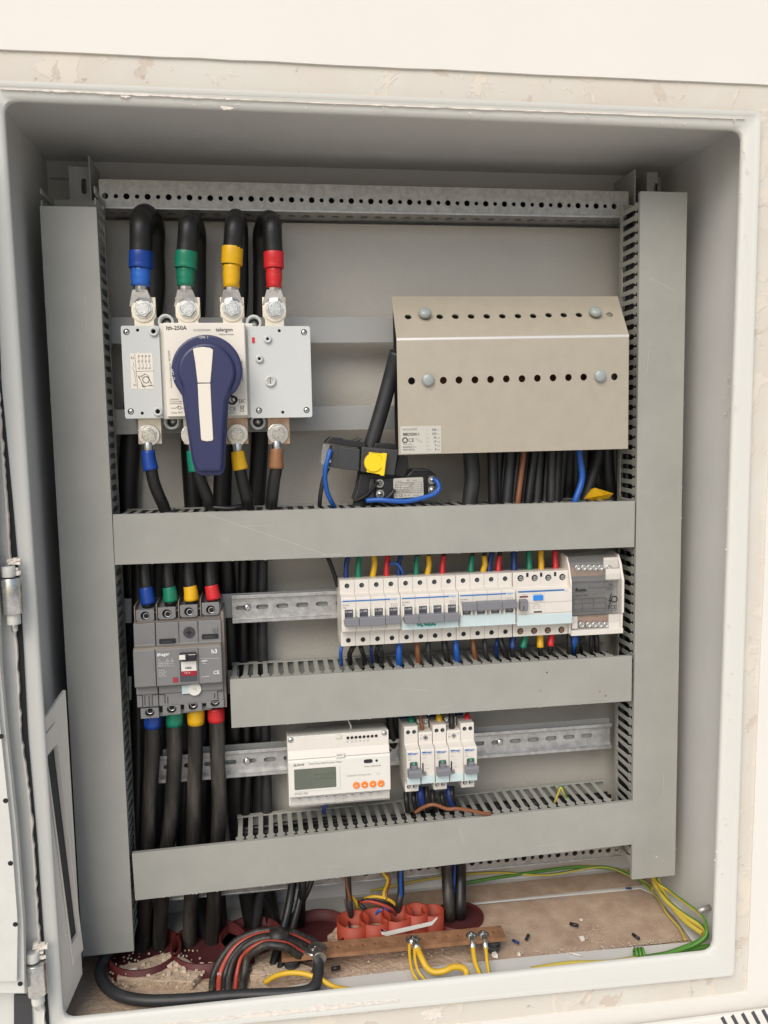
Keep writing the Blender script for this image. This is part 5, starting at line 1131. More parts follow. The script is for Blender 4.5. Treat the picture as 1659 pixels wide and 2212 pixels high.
for nm, nm2, ux, vt_, ur, tail, lab, r, ul in LP:
    r0 = r
    vb0 = 571 if nm == 'yellow' else 579
    pts = [A(ul, vb0, 103), A(ul, vb0 - 12, 102.4), A(ul + (ux - ul) * .6, 530, 101), A(ux, 490, 101)]
    ap = A(ux, vt_ + 22, 118); pts += [ap + V3(0, 0, -2), A((ux * .6 + ur * .4), vt_ + 18, 142), A(ur, vt_ + 45, 168), A(ur, vt_ + 100, 180), A(ur, 640, 182)]
    pts += [A(ur * .6 + tail[0][0] * .4, 760, 182), A(ur * .15 + tail[0][0] * .85, 880, 182)] + [A(u, v, 182) for u, v in tail[:-1]]
    e = atz(tail[-1][0], tail[-1][1], -520); pts.append(Vector((e.x, e.y, -545)))
    P = spline(pts, 8); o = MB().tube(P, r, 16).build('power_cable', 'black'); tag(o, lab, 'cable', loopg)
    # two-stage tape: wide sleeve and lower wrapped part
    vs_ = {'blue': (544, 580, 618), 'green': (544, 580, 618), 'yellow': (534, 572, 621), 'red': (545, 580, 622)}[nm]
    def seg(v0, v1): return [A(ul + (ux - ul) * max(0, (585 - v) / 90) * .6, v, 102.5 if v > 560 else 101.5) for v in [v0 + (v1 - v0) * i / 5 for i in range(6)]]
    MB().tube(seg(vs_[0], vs_[1]), r + .7, 16).build('tape', nm, o, bevel=.3)
    sg = seg(vs_[1] - 2, vs_[2]); 
    mb = MB().tube(sg, lambda t: (r - 1.0 + .5 * math.cos(t * 19)) - 1.2 * t, 9); mb.build('tape', nm2, o)
    # lug
    c = A(ul, 645, 105); q = A(ul, 620, 105)
    lw = 15.5
    lm = MB().tube([A(ul, 612, 104), A(ul, 632, 104.5)], 8.2, 8)
    lm.add([V3(c.x - 8.5, 97.5, q.z - 4), V3(c.x + 8.5, 97.5, q.z - 4), V3(c.x + lw * .92, 108.6, c.z - 8.5), V3(c.x - lw * .92, 108.6, c.z - 8.5),
            V3(c.x - 8.5, 109, q.z - 4), V3(c.x + 8.5, 109, q.z - 4), V3(c.x + lw * .92, 112, c.z - 8.5), V3(c.x - lw * .92, 112, c.z - 8.5)],
           [(0, 1, 2, 3), (7, 6, 5, 4), (0, 4, 5, 1), (1, 5, 6, 2), (2, 6, 7, 3), (3, 7, 4, 0)])
    lm.build('lug', 'lug', o, bevel=.8)
# lower switch cables going into the upper trunking
def lowcable(label, c, pts, r, sleeve, n, lug=True):
    """c: bolt position (D), pts: path D"""
    P = spline([A(*p) for p in pts], 8); o = MB().tube(P, r, 14).build('power_cable', 'black'); tag(o, label, 'cable', 'black cables from the switch into the upper trunking')
    sp = [A(*p) for p in sleeve]; MB().tube(spline(sp, 4), lambda t: r + .3 + 1.6 * t, 10).build('tape', n, o)
    if lug:
        b_ = A(c[0], c[1], 104); e = A(sleeve[0][0], sleeve[0][1], 104)
        mb = MB().cyl((b_.x, 102.5, b_.z), (0, 1, 0), 12.2, 3.5, 24)
        mb.prism([(b_.x - 11.2, b_.z - 5), (b_.x + 11.2, b_.z - 5), (e.x + 5.5, e.z + 7), (e.x - 5.5, e.z + 7)], XZ, 102.6, 106.8)
        mb.tube([V3(e.x, 104.5, e.z + 9), V3(e.x, 104, e.z - 2)], 5.6, 10); mb.build('lug', 'lug', o, bevel=.6)
lowcable('blue-taped black cable under the left end of the switch', (322, 940), [(321, 978, 104), (326, 1010, 104), (332, 1040, 106), (343, 1070, 112), (356, 1100, 120), (370, 1150, 125)], 7.0, [(320, 973, 104), (322, 995, 104), (326, 1015, 104)], 'blue')
lowcable('green-taped black cable mostly hidden behind the navy handle', (414, 940), [(418, 978, 104), (424, 1010, 104), (434, 1040, 106), (448, 1075, 112), (456, 1100, 120), (462, 1150, 125)], 7.2, [(417, 973, 104), (420, 995, 104), (424, 1018, 104)], 'green')
lowcable('yellow-taped black cable right of the navy handle tip', (513, 938), [(514, 978, 104), (518, 1010, 104), (524, 1040, 106), (532, 1075, 112), (537, 1100, 120), (542, 1150, 125)], 7.2, [(513, 975, 104), (516, 995, 104), (520, 1014, 104)], 'yellow')
lowcable('brown-taped black cable under the right end of the switch', (600, 937), [(598, 978, 104), (597, 1010, 104), (592, 1040, 106), (588, 1075, 112), (586, 1100, 120), (584, 1150, 125)], 7.2, [(598, 970, 104), (597, 990, 104), (597, 1012, 104)], 'brown')
# MCCB cables
upg = 'black cables dropping into the moulded breaker'
for (u0, u1, v1, tm, lab, v0) in ((313, 321, 1300, 'blue', 'blue-sleeved black cable entering the moulded breaker from above', 1268), (363, 369, 1295, 'green', 'green-sleeved black cable entering the moulded breaker from above', 1268),
                              (408, 414, 1293, 'yellow', 'yellow-sleeved black cable entering the moulded breaker from above', 1266), (454, 462, 1290, 'red', 'red-sleeved black cable entering the moulded breaker from above', 1264)):
    P = [A(u0 - 6, 1140, 124), A(u0 - 1, 1200, 122), A(u0, 1240, 120), A(u0 + 3, 1270, 118), A(u1, v1 + 12, 117)]
    o = MB().tube(spline(P, 8), 7.4, 14).build('power_cable', 'black'); tag(o, lab, 'cable', upg)
    MB().tube(spline([A(u0 + 2.2, v0, 118), A(u0 + 4.5, (v0 + v1) / 2, 117.5), A(u1, v1 + 4, 117)], 4), lambda t: 7.8 + 1.2 * t, 14).build('tape', tm, o)
dng = 'thick black cables below the moulded breaker'
for (path, tm, v0, v1, lab) in (([(330, 1530), (329, 1630), (325, 1700), (321, 1790), (317, 1880)], 'blue', 1535, 1570, 'blue-sleeved thick cable leaving the moulded breaker downwards'),
                                ([(377, 1530), (377, 1640), (371, 1740), (362, 1830), (352, 1900)], 'green', 1530, 1566, 'green-sleeved thick cable leaving the moulded breaker downwards'),
                                ([(423, 1525), (422, 1640), (419, 1740), (418, 1830), (415, 1900)], 'yellow', 1528, 1563, 'yellow-sleeved thick cable leaving the moulded breaker downwards'),
                                ([(467, 1520), (470, 1640), (474, 1740), (470, 1830), (464, 1900)], 'red', 1526, 1557, 'red-sleeved thick cable leaving the moulded breaker downwards')):
    P = [A(u, v, 118 + 4 * i) for i, (u, v) in enumerate(path)]
    e = atz(path[-1][0] - 8, 2015, -520); P.append(Vector((e.x, min(e.y, 150), -545)))
    o = MB().tube(spline(P, 8), 9.2, 16).build('power_cable', 'dusty'); tag(o, lab, 'cable', dng)
    a0 = A(path[0][0], v0, 118); a1 = A(path[0][0], v1, 118.7)
    MB().tube([a0.lerp(a1, i / 4) for i in range(5)], lambda t: 9.9 + .5 * math.sin(math.pi * t), 16).build('tape', tm, o)
# extra dark cables running down behind the left side
xg = 'black cables running down behind the devices'
for i, (u0, u1, u2, r, y, mt) in enumerate(((300, 300, 330, 9, 160, 'black'), (345, 342, 352, 8, 165, 'greycable'), (395, 400, 452, 10, 165, 'black'), (457, 468, 478, 9.5, 168, 'black'), (525, 535, 612, 6, 172, 'black'), (567, 575, 545, 7, 172, 'greycable'), (330, 318, 300, 9, 172, 'black'))):
    e = atz(u2, 2000 - 4 * i, -520)
    P = [A(u0, 1190, y), A(u0, 1400, y), A(u1, 1650, y), A(u1, 1850, y), Vector((e.x, min(e.y, y), -545))]
    wire('power_cable', ('thick dark cable hard against the left trunking behind the breaker', 'greyish cable behind the blue and green sleeved cables', 'dark cable behind the yellow sleeved cable', 'dark cable behind the red sleeved cable', 'slim dark cable crossing left of the meter towards the floor', 'greyish slim cable nearest the meter behind the lower slotted rail', 'dark cable behind the blue sleeved cable')[i], 'cable', P, r, mt, xg, 12)
# thin crossing cables below trunking
for i, (u0, v0, u1, v1, r) in enumerate(((665, 1890, 598, 2110, 4.5), (690, 1885, 610, 2010, 3.5), (640, 1900, 585, 2100, 5.5), (655, 1890, 650, 2000, 5))):
    a = A(u0, v0 - 60, 150); e = atz(u1, v1, -528); P = [a, A(u0 * .7 + u1 * .3, v0 + (v1 - v0) * .3, 130), Vector((e.x, e.y, -530))]
    wire('power_cable', ('black slim cable slanting down to the front of the red pipes', 'thin black cable slanting behind the arched cable bundle', 'black cable ending in the floor just right of the mortar block', 'black cable dropping straight behind the arched cable bundle')[i], 'cable', P, r, 'black', 'slim black cables crossing under the lowest trunking', 10)
# busbar cover: cables down into the upper trunking
def drop(label, u0, u1, r, mt, y0=128, y1=126, g='cables dropping from the perforated cover', um=None):
    um = (u0 + u1) / 2 if um is None else um
    wire('power_cable' if r > 3.4 else 'wire', label, 'cable', [A(u0, 930, y0), A(u0, 980, y0), A(um, 1035, (y0 + y1) / 2), A(u1, 1090, y1), A(u1 - 4, 1130, 128)], r, mt, g, 10)
drop('thick dark grey cable at the left end of the drop under the perforated cover', 1017, 1014, 10, 'greycable', um=1020)
dk = [(1064, 1066, 6, 'black'), (1076, 1072, 5.2, 'greycable'), (1092, 1080, 6, 'black'), (1103, 1095, 5.5, 'greycable'), (1120, 1108, 6, 'black'), (1140, 1132, 5.5, 'greycable'), (1153, 1140, 5, 'black'), (1165, 1158, 5.4, 'greycable'), (1182, 1176, 5, 'black'), (1192, 1190, 4.6, 'greycable'), (1205, 1200, 5.5, 'black'), (1216, 1204, 5.2, 'greycable')]
ords = 'first second third fourth fifth sixth seventh eighth ninth tenth eleventh twelfth'.split()
for i, (u0, u1, r, mt) in enumerate(dk): drop('%s dark cable from the left in the tight row under the perforated cover' % ords[i], u0, u1, r * 1.15, mt, 126 + (i % 3) * 7, 124 + (i % 3) * 6, 'tight row of dark cables under the perforated cover')
drop('brown wire among the dark cables under the perforated cover', 1131, 1118, 3.4, 'wbrown', 116, 114)
drop('bright blue wire curving down right of the dark cables', 1252, 1240, 4.0, 'wblue', 112, 110, um=1257)
drop('loose grey cable slanting in the dark corner right of the blue wire', 1292, 1262, 7, 'greycable', 150, 140)
for i, (u0, u1) in enumerate(((1228, 1225), (1262, 1275), (1310, 1318), (1330, 1335), (1240, 1245), (1285, 1290), (1345, 1340))): drop('black cable deep in the dark corner under the right end of the cover' , u0, u1, 11, 'black', 172, 172, 'black cables deep in the dark corner')
p = A(1290, 1072, 120); mb = MB().add([p + V3(-17, 3, -3), p + V3(-6, 6, 9), p + V3(-3, 0, 11), p + V3(10, 2, 1), p + V3(21, -2, 3), p + V3(18, 6, -4), p + V3(0, 8, -6)], [(0, 1, 2), (0, 2, 3), (3, 2, 4), (3, 4, 5), (0, 3, 6), (3, 5, 6), (1, 6, 0)])
tag(mb.build('yellow_tape_end', 'yellow'), 'torn yellow tape end sticking up behind the upper trunking at right', 'tape scrap')
# feed cable through the transformers
wire('power_cable', 'thick black cable slanting from the perforated cover into the upper transformer', 'cable', [A(858, 760, 112), A(845, 810, 122), A(826, 880, 126), A(805, 950, 128), A(790, 1000, 130), A(785, 1060, 130), A(772, 1110, 132)], 9.2, 'greycable', 'feed cables round the transformers', 14, tapes=((0, .04, 8.6, 'copperbar'),))
wire('power_cable', 'thick black cable rising behind the lower transformer', 'cable', [A(818, 1000, 140), A(808, 1040, 142), A(800, 1100, 140)], 9, 'black', 'feed cables round the transformers', 12)
# transformer wires
wire('wire', 'blue wire curving down from the clear terminal of the upper transformer', 'wire', [qc(170, 235, 106), qc(140, 340, 104), qc(105, 480, 104), qc(100, 620, 108), qc(125, 780, 112), qc(185, 920, 116), qc(230, 1000, 125)], 2.9, 'wblue', 'transformer wires')
wire('wire', 'black wire hanging beside the blue wire of the upper transformer', 'wire', [qc(140, 470, 112), qc(80, 610, 112), qc(45, 780, 112), qc(30, 930, 116), qc(28, 1000, 125)], 2.6, 'black', 'transformer wires')
wire('wire', 'blue wire looping from the lower transformer along the trunking edge', 'wire', [qc(1520, 615, 108), qc(1570, 660, 104), qc(1585, 750, 102), qc(1510, 820, 100), qc(1350, 870, 99), qc(1180, 905, 98), qc(1000, 905, 98), qc(820, 890, 100), qc(640, 900, 106)], 3.0, 'wblue', 'transformer wires')
wire('wire', 'thin black wire slanting up to the lower transformer screws', 'wire', [qc(480, 910, 118), qc(640, 830, 112), qc(760, 690, 108), qc(800, 670, 106)], 2.2, 'black', 'transformer wires')
wire('wire', 'dark wire across the front of the lower transformer', 'wire', [qc(880, 905, 108), qc(950, 830, 106), qc(1010, 760, 108)], 2.2, 'greycable', 'transformer wires')
wire('wire', 'small dark cable tied against the slots of the upper trunking', 'wire', [q7(760, 175, 118), q7(870, 186, 112), q7(940, 188, 110), q7(1000, 176, 112), q7(1060, 178, 120)], 3.4, 'black')
# ------------------------------------------------------------------ wires above and below the four-pole row
tw = 'coloured wires dropping to the four-pole breakers'
names4 = [('wnavy', 'dark blue wire'), ('green', 'green-sleeved wire'), ('yellow', 'yellow-sleeved wire'), ('red', 'red-sleeved wire')]
sets = [((235, 335, 455, 565), 'the leftmost four-pole breaker', 4.4, qk, 235), ((665, 808, 900, 1022), 'the green-marked four-pole breaker', 4.2, qk, 222), ((1140, 1255, 1355, 1478), 'the switched-on four-pole breaker', 4.4, qk, 195)]
for xs_, nm, r, q, vb in sets:
    for (a, (mt, cn)) in zip(xs_, names4):
        if cn == 'dark blue wire' and nm.startswith('the switched'): a = 1405
        d_ = -12 if mt != 'wnavy' else -20
        P = [q(a - d_ * 1.3, 20, 128), q(a - d_ * .6, 90, 126), q(a + (12 if mt == 'yellow' else 0), 150, 124), q(a - 2, vb + 6, 122), q(a - 2, vb + 60, 122)]
        o = wire('wire', '%s entering %s from above' % (cn, nm), 'wire', P, r * .62, 'black', tw)
        if mt != 'wnavy': 
            pz = spline(P, 8); k0 = 7; MB().tube(pz[k0:30], lambda t: r * .78 + .6 * t, 10).build('tape', mt, o)
        else:
            pz = spline(P, 8); MB().tube(pz[4:30], r * .72, 10).build('tape', mt, o)
for a, mt, cn in ((205, 'wnavy', 'dark blue wire'), (370, 'green', 'green-sleeved wire'), (500, 'yellow', 'yellow-sleeved wire'), (655, 'red', 'red-sleeved wire')):
    P = [qr(a + 10, 20, 128), qr(a - 4, 90, 126), qr(a, 180, 124), qr(a, 250, 122), qr(a, 330, 122)]
    o = wire('wire', '%s entering the residual current breaker from above' % cn, 'wire', P, 3.0, 'black', tw); pz = spline(P, 8); MB().tube(pz[4:30], lambda t: 3.6 + .5 * t, 10).build('tape', mt, o)
wire('wire', 'blue wire strand curving across behind the first two breakers', 'wire', [qk(590, 150, 120), qk(640, 140, 116), qk(680, 180, 114), qk(700, 230, 118)], 1.6, 'wblue', tw)
wire('wire', 'black wire slanting down to the left side of the leftmost four-pole breaker', 'wire', [qk(60, 40, 130), qk(100, 130, 128), qk(140, 240, 128), qk(165, 330, 130)], 2.6, 'black', tw)
bw = 'wires leaving the four-pole breakers downwards'
for i, (a, b_, c_, d_, r, mt, lb_) in enumerate((
        (200, 800, 190, 900, 2.2, 'wblue', 'thin blue wire under the left edge of the leftmost four-pole breaker'), (300, 800, 262, 890, 3.2, 'black', 'black wire slanting left under the leftmost four-pole breaker'),
        (350, 800, 378, 900, 3.0, 'black', 'black wire slanting right under the leftmost four-pole breaker'), (440, 790, 440, 880, 2.0, 'wnavy', 'navy wire under the leftmost four-pole breaker'), (498, 790, 480, 880, 2.6, 'black', 'left one of two crossed black wires under the leftmost four-pole breaker'), (512, 790, 525, 880, 2.6, 'greycable', 'right one of two crossed wires under the leftmost four-pole breaker'),
        (667, 785, 668, 960, 4.2, 'wblue', 'bright blue wire between the first and second four-pole breakers'), (815, 780, 825, 940, 3.6, 'wbrown', 'brown wire under the green-marked four-pole breaker'), (903, 778, 912, 940, 3.4, 'greycable', 'grey wire under the green-marked four-pole breaker'), (1035, 770, 1060, 930, 4.0, 'black', 'black wire under the green-marked four-pole breaker'),
        (1128, 765, 1142, 930, 4.0, 'wblue', 'bright blue wire between the second and third four-pole breakers'), (1268, 765, 1290, 920, 3.0, 'wbrown', 'brown wire under the switched-on four-pole breaker'), (1365, 760, 1378, 900, 3.2, 'greycable', 'grey wire under the switched-on four-pole breaker'), (1470, 755, 1460, 840, 2.4, 'wnavy', 'navy wire under the switched-on four-pole breaker'), (1490, 755, 1540, 900, 4.0, 'black', 'thick black wire under the switched-on four-pole breaker'))):
    wire('wire', lb_, 'wire', [qk(a, b_ - 60, 124), qk(a, b_, 122), qk((a + c_) / 2 - 2, (b_ + d_) / 2, 118), qk(c_, d_, 122), qk(c_ + 8, d_ + 70, 130)], r, mt, bw)
for a, b_, c_, d_, mt, cn in ((192, 1000, 187, 1130, 'wnavy', 'dark blue sleeved wire'), (325, 985, 300, 1125, 'green', 'green-sleeved wire'), (488, 985, 490, 1120, 'yellow', 'yellow-sleeved wire'), (612, 975, 600, 1105, 'red', 'red-sleeved wire')):
    P = [qr(a, b_ - 80, 124), qr(a, b_, 122), qr(c_, d_, 118), qr(c_ + 6, d_ + 100, 125)]
    o = wire('wire', '%s leaving the residual current breaker downwards' % cn, 'wire', P, 3.2, 'black', bw); pz = spline(P, 8); MB().tube(pz[6:16], 4.4, 10).build('tape', mt, o)
for i, (a, b_, c_, d_, r, mt) in enumerate(((805, 965, 805, 1140, 4.2, 'black'), (865, 960, 855, 1065, 5.6, 'wblue'), (900, 965, 890, 1130, 3.6, 'black'), (960, 960, 930, 1070, 2.8, 'black'), (1045, 950, 1040, 1120, 3.0, 'black'), (1095, 950, 1105, 1110, 4.2, 'black'))):
    wire('wire', ('thick black wire at the left corner under the clear distribution block', 'short thick blue wire under the clear distribution block', 'black wire right beside the short blue wire', 'thin black wire bowing left under the clear distribution block', 'thin straight black wire under the clear distribution block', 'thick black wire farthest right under the clear distribution block')[i], 'wire', [qr(a, b_ - 60, 118), qr(a, b_, 118), qr((a + c_) / 2 + 4, (b_ + d_) / 2, 116), qr(c_, d_, 118), qr(c_ + 10, d_ + 90, 128)], r * .85, mt, bw)
# narrow breakers
nw = 'wires at the narrow modules'
def nwire(label, pts, r, mt, tip=None, tr=None, i0=0, i1=99, g=nw):
    P = [q5(*p) for p in pts]; o = wire('wire', label, 'wire', P, r, mt, g)
    if tip: pz = spline(P, 8); MB().tube(pz[i0:i1], lambda t: tr * (.55 + .45 * min(1, t * 2)), 10).build('sleeve', tip, o)
nwire('green-tipped dark wire entering the left narrow breaker', [(370, 150, 128), (385, 230, 124), (400, 300, 120), (403, 380, 118)], 2.6, 'greycable', 'green', 4.6, 8, 22)
nwire('brown wire standing in the left relay module', [(500, 150, 122), (515, 230, 116), (530, 340, 112), (543, 440, 112)], 2.6, 'wbrown')
nwire('yellow-tipped dark wire entering the middle narrow breaker', [(740, 130, 128), (745, 200, 124), (760, 270, 120), (768, 350, 118)], 2.6, 'greycable', 'yellow', 4.4, 8, 22)
nwire('thick black wire standing in the right relay module', [(915, 130, 122), (920, 220, 116), (925, 330, 112), (926, 430, 112)], 3.8, 'black')
nwire('yellow and green wire behind the right relay module', [(955, 130, 138), (945, 190, 136), (935, 250, 135)], 2.4, 'wyel2')
nwire('red-tipped dark wire entering the right narrow breaker', [(1128, 130, 128), (1128, 190, 124), (1128, 260, 120), (1128, 330, 118)], 2.6, 'black', 'red', 4.4, 9, 22)
for i, (a, mt) in enumerate(((300, 'wnavy'), (470, 'wnavy'), (560, 'green'), (640, 'wblue'), (850, 'wblue'), (1005, 'wblue'))):
    wire('wire', ('blue wire far left behind the narrow modules', 'blue wire behind the left relay module', 'dark green wire behind the narrow modules', 'blue wire left of the middle narrow breaker', 'blue wire right of the middle narrow breaker', 'blue wire left of the right narrow breaker')[i], 'wire', [q5(a, 120, 146), q5(a, 200, 145), q5(a + 6, 300, 146)], 7.0, 'wnavy' if mt == 'wblue' else mt, 'wires seen behind the narrow modules')
for i, (pts, r, mt) in enumerate((([(325, 1230, 124), (335, 1350, 118), (350, 1480, 122)], 3.4, 'black'), ([(430, 1230, 124), (430, 1330, 118), (470, 1500, 124)], 3.2, 'black'), ([(510, 1160, 124), (520, 1270, 118), (545, 1400, 122)], 5.0, 'wnavy'), ([(590, 1150, 122), (600, 1300, 116), (610, 1500, 124)], 3.4, 'black'), ([(670, 1190, 124), (680, 1330, 118), (720, 1500, 124)], 3.2, 'black'),
                                 ([(795, 1220, 122), (805, 1330, 116), (850, 1480, 124)], 3.4, 'black'), ([(880, 1150, 124), (900, 1280, 118), (960, 1450, 124)], 4.8, 'wnavy'), ([(930, 1150, 122), (930, 1280, 116), (970, 1440, 124)], 3.6, 'black'))):
    nwire(('black wire under the left edge of the left narrow breaker', 'black wire with green end under the left narrow breaker', 'pair of dark blue wires under the left relay module', 'black wire under the left relay module', 'black wire left of the middle narrow breaker foot', 'black wire under the middle narrow breaker', 'dark blue wires under the right relay module', 'black wire under the right relay module')[i], pts, r, mt, g='wires leaving the narrow modules downwards')
wire('wire', 'loose brown wire lying across the slots of the lowest trunking', 'wire', [q5(450, 1490, 112), q5(540, 1430, 105), q5(640, 1392, 100), q5(720, 1392, 99), q5(870, 1445, 97), q5(1000, 1440, 96), q5(1200, 1470, 95), q5(1340, 1502, 95), q5(1430, 1503, 97)], 2.3, 'wbrown')
wire('wire', 'thin white wire curving up from the top of the meter', 'wire', [qe(870, 215, 125), qe(890, 250, 120), qe(912, 290, 118), qe(918, 330, 118)], .9, 'label')
wire('wire', 'short blue wire just visible under the meter', 'wire', [qe(660, 1130, 124), qe(645, 1160, 118), qe(630, 1190, 118), qe(620, 1240, 124)], 2.6, 'wnavy')
for i, (a, w_, mt) in enumerate(((545, 8, 'black'), (1330, 6, 'black'), (1380, 5, 'greycable'))):
    pass
wire('power_cable', 'dark cable in the gap between meter and narrow breakers', 'cable', [qe(1345, 180, 150), qe(1350, 300, 152), qe(1375, 420, 152), qe(1375, 520, 160)], 6, 'black')
wire('power_cable', 'second dark cable in the gap between meter and narrow breakers', 'cable', [qe(1395, 180, 160), qe(1400, 300, 160), qe(1390, 520, 165)], 6, 'greycable')
# wires lying inside the trunking
def fill(name, label, u0, v0, u1, v1, n, cols, y0=104, y1=148, dz=40):
    mb = MB(); a = A(u0, v0, 95) + V3(0, 35, 0); b_ = A(u1, v1, 95) + V3(0, 35, 0)
    for i in range(n):
        P = []; yy_ = random.uniform(y0, y1); zz_ = random.uniform(-dz / 2, dz / 2); r = random.uniform(2.2, 4.2)
        for k in range(9): P.append(a.lerp(b_, k / 8) + V3(0, yy_ - 130 + random.uniform(-3, 3), zz_ + random.uniform(-3, 3)))
        mb.tube(spline(P, 4), r, 7, mi=random.choice(range(len(cols))))
    tag(mb.build(name, cols), label, 'wiring', kind='stuff')
fill('wire_bundle', 'dark wires lying inside the upper horizontal trunking', 260, 1170, 1350, 1135, 70, ['black', 'black', 'greycable', 'wnavy'])
fill('wire_bundle', 'dark wires lying inside the middle horizontal trunking', 515, 1530, 1345, 1470, 70, ['black', 'black', 'greycable', 'wnavy'])
fill('wire_bundle', 'dark and yellow-green wires lying inside the lowest trunking', 515, 1870, 1345, 1781, 60, ['black'] * 30 + ['greycable'] * 8 + ['wyel2'])
def vfill(label, u0, v0, u1, v1):
    mb = MB(); a = A(u0, v0, 95) + V3(0, 35, 0); b_ = A(u1, v1, 95) + V3(0, 35, 0)
    for i in range(48):
        dx_ = random.uniform(-22, 22); yy_ = random.uniform(-24, 18)
        P = [a.lerp(b_, k / 8) + V3(dx_ + random.uniform(-3, 3), yy_, 0) for k in range(9)]; mb.tube(spline(P, 3), random.uniform(2.5, 5), 7, mi=random.choice((0, 0, 1)))
    tag(mb.build('wire_bundle', ['black', 'greycable']), label, 'wiring', kind='stuff')
vfill('dark cables running inside the left vertical trunking', 148, 500, 231, 2030)
vfill('dark cables running inside the right vertical trunking', 1431, 440, 1411, 1860)
wire('wire', 'yellow and green wire sticking out near the right end of the lowest trunking', 'wire', [A(1198, 1735, 128), A(1206, 1712, 124), A(1212, 1700, 122), A(1220, 1716, 122), A(1230, 1735, 128)], 1.8, 'wyel2', stripe='wgrn')
# ------------------------------------------------------------------ floor wiring
def F_(q, a, b_, z): return fz(q, a, b_, z)
# thick black cable with lug on the copper bar, sweeping left
hc = fz(q2b, 318, 597, ZE)
P = [Vector((hc.x + 3, hc.y - 16, ZE + 2)), F_(q3b, 1428, 770, -506), F_(q3b, 1425, 850, -510), F_(q3b, 1405, 920, -513), F_(q3b, 1340, 955, -515), F_(q3b, 1200, 970, -516), F_(q3b, 900, 980, -517), F_(q3b, 600, 1005, -518), F_(q3b, 350, 1010, -518), F_(q3b, 180, 975, -518), F_(q3b, 90, 900, -517), F_(q3b, 70, 820, -514), F_(q3b, 100, 745, -508), F_(q3b, 130, 690, -495)]
o = wire('earth_cable', 'thick black cable lugged to the copper bar, sweeping left along the cabinet floor', 'cable', P, 6.6, 'greycable', n=16)
mb = MB().ring((hc.x, hc.y, ZE + .2), (0, 0, 1), 13, 5, 2.4, 24).tube([V3(hc.x + 1, hc.y - 8, ZE + 2), V3(hc.x + 2.5, hc.y - 13, ZE + 3), P[0] + V3(.5, -6, 0)], lambda t: 5.5 + 3.2 * t, 12); mb.build('lug', 'lug', o, bevel=.4)
wire('earth_wire', 'yellow wire arching on the floor behind the thick black lug cable', 'wire', [F_(q2b, -10, 810, -524), F_(q2b, 60, 768, -514), F_(q2b, 150, 748, -508), F_(q2b, 250, 755, -508), F_(q2b, 350, 790, -512), F_(q2b, 440, 838, -518), F_(q2b, 540, 858, -522), F_(q2b, 620, 858, -524)], 3.0, 'wyel', 'yellow and green wires at the copper bar', n=12)
hs_ = fz(q2b, 955, 540, ZE)
o = wire('earth_wire', 'thick yellow wire crimped to the middle screw of the copper bar', 'wire', [F_(q2b, 985, 588, ZE - 1), F_(q2b, 1010, 645, -506), F_(q2b, 1045, 710, -512), F_(q2b, 1095, 742, -514), F_(q2b, 1160, 735, -512), F_(q2b, 1220, 710, -510), F_(q2b, 1280, 715, -512), F_(q2b, 1305, 745, -516), F_(q2b, 1300, 790, -520)], 3.7, 'wyel', 'yellow and green wires at the copper bar', n=12)
MB().tube([V3(hs_.x, hs_.y, ZE + 1), F_(q2b, 975, 570, ZE), F_(q2b, 988, 596, ZE - 1)], lambda t: 3.4 + 1.6 * t, 10).build('lug', 'lug', o)
def gy(label, pts, r, mt='wyel', st_='wgrn', g='yellow and green wires at the copper bar', lug=None):
    o = wire('earth_wire', label, 'wire', pts, r, mt, g, n=12, stripe=st_)
    if lug is not None: MB().cyl(lug, (0, 0, 1), 5.5, 1.2, 14).tube([lug + V3(0, -3, 1), pts[0], pts[1]][:3], 3.2, 8).build('lug', 'lug', o)
gy('left yellow and green wire hanging from the middle screw of the copper bar', [F_(q2b, 932, 560, ZE), F_(q2b, 935, 640, -508), F_(q2b, 950, 730, -514), F_(q2b, 990, 800, -520), F_(q2b, 1030, 850, -524)], 1.9)
gy('right yellow and green wire hanging from the middle screw of the copper bar', [F_(q2b, 965, 590, ZE), F_(q2b, 970, 660, -508), F_(q2b, 990, 735, -514), F_(q2b, 1035, 795, -520), F_(q2b, 1080, 850, -524)], 1.8)
gy('yellow and green wire at the second screw from the right of the copper bar', [F_(q2b, 1342, 545, ZE), F_(q2b, 1348, 590, -506), F_(q2b, 1360, 670, -512), F_(q2b, 1390, 750, -518), F_(q2b, 1420, 800, -522)], 2.9, lug=fz(q2b, 1337, 510, ZE + .3))
gy('yellow and green wire at the rightmost screw of the copper bar', [F_(q2b, 1424, 538, ZE), F_(q2b, 1432, 590, -506), F_(q2b, 1440, 670, -512), F_(q2b, 1452, 745, -518), F_(q2b, 1462, 800, -522)], 2.2, lug=fz(q2b, 1414, 502, ZE + .3))
# arched bundle of red and black cables at left
arch = 'arched red and black cables taped together on the floor'
def arcw(label, off, r, mt):
    b0 = [(790 + off * 1.2, 960, -530), (800 + off * 1.2, 850, -520), (850 + off, 740, -504), (930 + off * .8, 650 + off * .35, -492), (1040 + off * .4, 600 + off * .5, -486), (1150, 585 + off * .6, -484), (1260 - off * .2, 600 + off * .6, -488), (1360 - off * .5, 640 + off * .6, -500), (1420 - off * .5, 680 + off * .5, -512)]
    wire('cable', label, 'cable', [F_(q3b, *p) for p in b0], r, mt, arch, n=10)
arcw('outermost black cable of the arched bundle', -20, 4.4, 'dusty'); arcw('red cable on top of the arched bundle', 14, 3.6, 'wred'); arcw('black cable inside the red cable of the arched bundle', 62, 4.4, 'dusty')
arcw('second red cable low in the arched bundle', 100, 2.6, 'wred'); arcw('innermost black cable of the arched bundle', 138, 4.6, 'dusty'); arcw('dark cable between the two red ones of the arched bundle', 40, 4.2, 'black')
